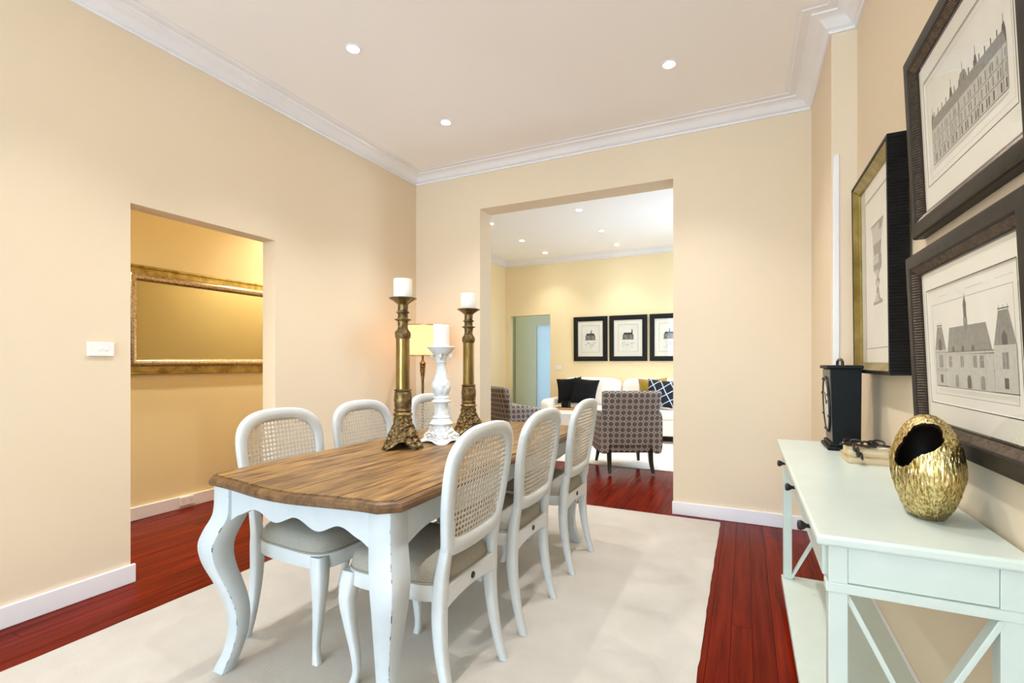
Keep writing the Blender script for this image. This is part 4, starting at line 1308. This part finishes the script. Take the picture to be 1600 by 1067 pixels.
def throw_pillow(label, m, loc, size, rot):
    n = 22
    mb = MB()
    vs_ = []; fs = []
    for side in (1, -1):
        for j in range(n + 1):
            for i in range(n + 1):
                u, v = -1 + 2 * i / n, -1 + 2 * j / n
                pin = 1 - 0.10 * (1 - u * u) * v * v if True else 1
                thick = max(0, (1 - u ** 4) * (1 - v ** 4)) ** 0.55
                xx = u * size / 2 * (1 - 0.09 * (1 - v * v) * (u * u))
                zz = v * size / 2 * (1 - 0.09 * (1 - u * u) * (v * v))
                vs_.append((xx, side * (0.075 * thick + 0.002), zz))
    N1 = (n + 1) ** 2
    for s in (0, 1):
        for j in range(n):
            for i in range(n):
                a = s * N1 + j * (n + 1) + i
                f = (a, a + 1, a + n + 2, a + n + 1)
                fs.append(f if s else f[::-1])
    rim = [i for i in range(n + 1)] + [j * (n + 1) + n for j in range(1, n + 1)] + [n * (n + 1) + i for i in range(n - 1, -1, -1)] + [j * (n + 1) for j in range(n - 1, 0, -1)]
    for k in range(len(rim)):
        a, b = rim[k], rim[(k + 1) % len(rim)]
        fs.append((a, b, N1 + b, N1 + a))
    mb.add(vs_, fs)
    o = mb.build('throw_cushion', m, None, loc=loc, rot=rot, ang=60)
    tag(o, label, 'cushion', 'cushions on the sofa')
throw_pillow('black cushion at the left end of the sofa, behind the other black one', M['black_fabric'], (-2.60, 7.585, 0.742), 0.42, (R(-16), R(-6), R(10)))
throw_pillow('larger black cushion in front on the left sofa seat', M['black_fabric'], (-2.30, 7.44, 0.735), 0.43, (R(-18), R(5), R(-4)))
throw_pillow('mustard yellow cushion on the sofa behind the navy one', M['mustard'], (-1.27, 7.60, 0.745), 0.44, (R(-12), R(-3), R(0)))
throw_pillow('navy cushion with pale crossing lines on the right of the sofa', M['navy'], (-1.11, 7.42, 0.735), 0.43, (R(-18), R(4), R(4)))

def make_armchair():
    t = thing('armchair', 'armchair', 'armchair', (0, 0, 0))
    F = M['lattice']
    # back: flared slab leaning backwards, local front +y
    rings = []
    for k in range(13):
        s = k / 12
        z = 0.30 + 0.565 * s
        yb = -0.27 - 0.13 * s ** 1.2
        th = 0.13 - 0.045 * s
        hw = 0.285 + 0.032 * s
        ring = []
        for i in range(28):
            a = 2 * pi * i / 28
            c, sn = cos(a), sin(a)
            xx = abs(c) ** (2 / 6) * (1 if c >= 0 else -1)
            yy = abs(sn) ** (2 / 6) * (1 if sn >= 0 else -1)
            ring.append((hw * xx, yb + th / 2 * yy + 0.035 * xx * xx, z))
        rings.append(ring)
    last = rings[-1]
    cx = sum(p[1] for p in last) / 28
    rings.append([(p[0] * 0.97, cx + (p[1] - cx) * 0.8, 0.878) for p in last])
    rings.append([(p[0] * 0.92, cx + (p[1] - cx) * 0.4, 0.884) for p in last])
    MB().loft(rings).build('back', F, t, ang=70)
    # tub body: seat block
    soft(MB(), -0.30, 0.30, -0.30, 0.33, 0.20, 0.42, e=9).build('seat_base', F, t)
    soft(MB(), -0.245, 0.245, -0.24, 0.35, 0.40, 0.49, e=6).build('seat_cushion', F, t)
    for s in (-1, 1):
        rings = []
        for k in range(15):
            u = k / 14
            y = -0.33 + 0.66 * u
            top = 0.66 - 0.10 * u ** 1.5 + 0.015 * sin(u * pi)
            wd = 0.055
            cxx = s * (0.285 + 0.02 * sin(u * pi))
            bot = 0.205
            ring = []
            for i in range(20):
                a = 2 * pi * i / 20
                c, sn = cos(a), sin(a)
                ring.append((cxx + wd * abs(c) ** 0.5 * (1 if c >= 0 else -1), y, (top + bot) / 2 + (top - bot) / 2 * abs(sn) ** 0.4 * (1 if sn >= 0 else -1)))
            rings.append(ring)
        MB().loft(rings).build('arm', F, t, ang=70)
        MB().leg(interp([(s * 0.235, 0.30, 0.22, 0.052, 0.052), (s * 0.240, 0.31, 0.12, 0.042, 0.042), (s * 0.255, 0.345, 0.0, 0.03, 0.03)], 3), 0.1).build('leg', M['dark_wood'], t)
        MB().leg(interp([(s * 0.225, -0.27, 0.26, 0.052, 0.052), (s * 0.225, -0.29, 0.12, 0.044, 0.044), (s * 0.232, -0.355, 0.0, 0.032, 0.032)], 3), 0.1).build('leg', M['dark_wood'], t)
    return t
ac = make_armchair()
ac.location = (-1.245, 5.53, 0.0125)
ac.rotation_euler = (0, 0, R(25.7))
tag(ac, 'grey lattice-patterned armchair with black legs, its back to the dining room', 'armchair', 'lattice-patterned armchairs')
ac2 = copy_tree(ac)
ac2.location = (-2.62, 5.72, 0.0125)
ac2.rotation_euler = (0, 0, R(-38))
tag(ac2, 'grey lattice-patterned armchair half hidden by the left jamb of the opening', 'armchair', 'lattice-patterned armchairs')

cf = thing('coffee_table', 'low white coffee table between the armchairs and sofa', 'table', (-2.36, 6.72, 0.0125))
MB().box(-0.42, 0.42, -0.36, 0.36, 0.44, 0.478).build('top', M['white_lacquer'], cf, bevel=0.006)
MB().box(-0.37, 0.37, -0.31, 0.31, 0.10, 0.13).build('shelf', M['white_lacquer'], cf, bevel=0.004)
for sx in (-1, 1):
    for sy in (-1, 1):
        MB().box(sx * 0.37 - 0.03, sx * 0.37 + 0.03, sy * 0.31 - 0.03, sy * 0.31 + 0.03, 0, 0.44).build('leg', M['white_lacquer'], cf, bevel=0.004)
ty = thing('wooden_tray', 'light wooden tray on the white coffee table', 'tray', (-2.42, 6.92, 0.491))
MB().box(-0.17, 0.17, -0.12, 0.12, 0, 0.012).build('bottom', M['tray_wood'], ty, smooth=False)
for a in ((-0.17, 0.17, -0.125, -0.113), (-0.17, 0.17, 0.113, 0.125), (-0.175, -0.163, -0.125, 0.125), (0.163, 0.175, -0.125, 0.125)):
    MB().box(*a, 0, 0.035).build('tray_side', M['tray_wood'], ty, bevel=0.002)
kb = thing('black_box_candle', 'small square black candle holder on the wooden tray', 'candle holder', (-2.43, 6.93, 0.5035))
holed2 = MB()
O = [(-.055, -.055), (.055, -.055), (.055, .055), (-.055, .055)]
I = [(p * 0.86, q * 0.86) for p, q in O]
holed2.loft([[(p, q, 0) for p, q in O], [(p, q, 0.105) for p, q in O], [(p, q, 0.105) for p, q in I], [(p, q, 0.07) for p, q in I]])
holed2.build('holder', M['black_paint'], kb, smooth=False)
MB().box(-.046, .046, -.046, .046, 0.06, 0.085).build('wax', M['black_fabric'], kb, smooth=False)
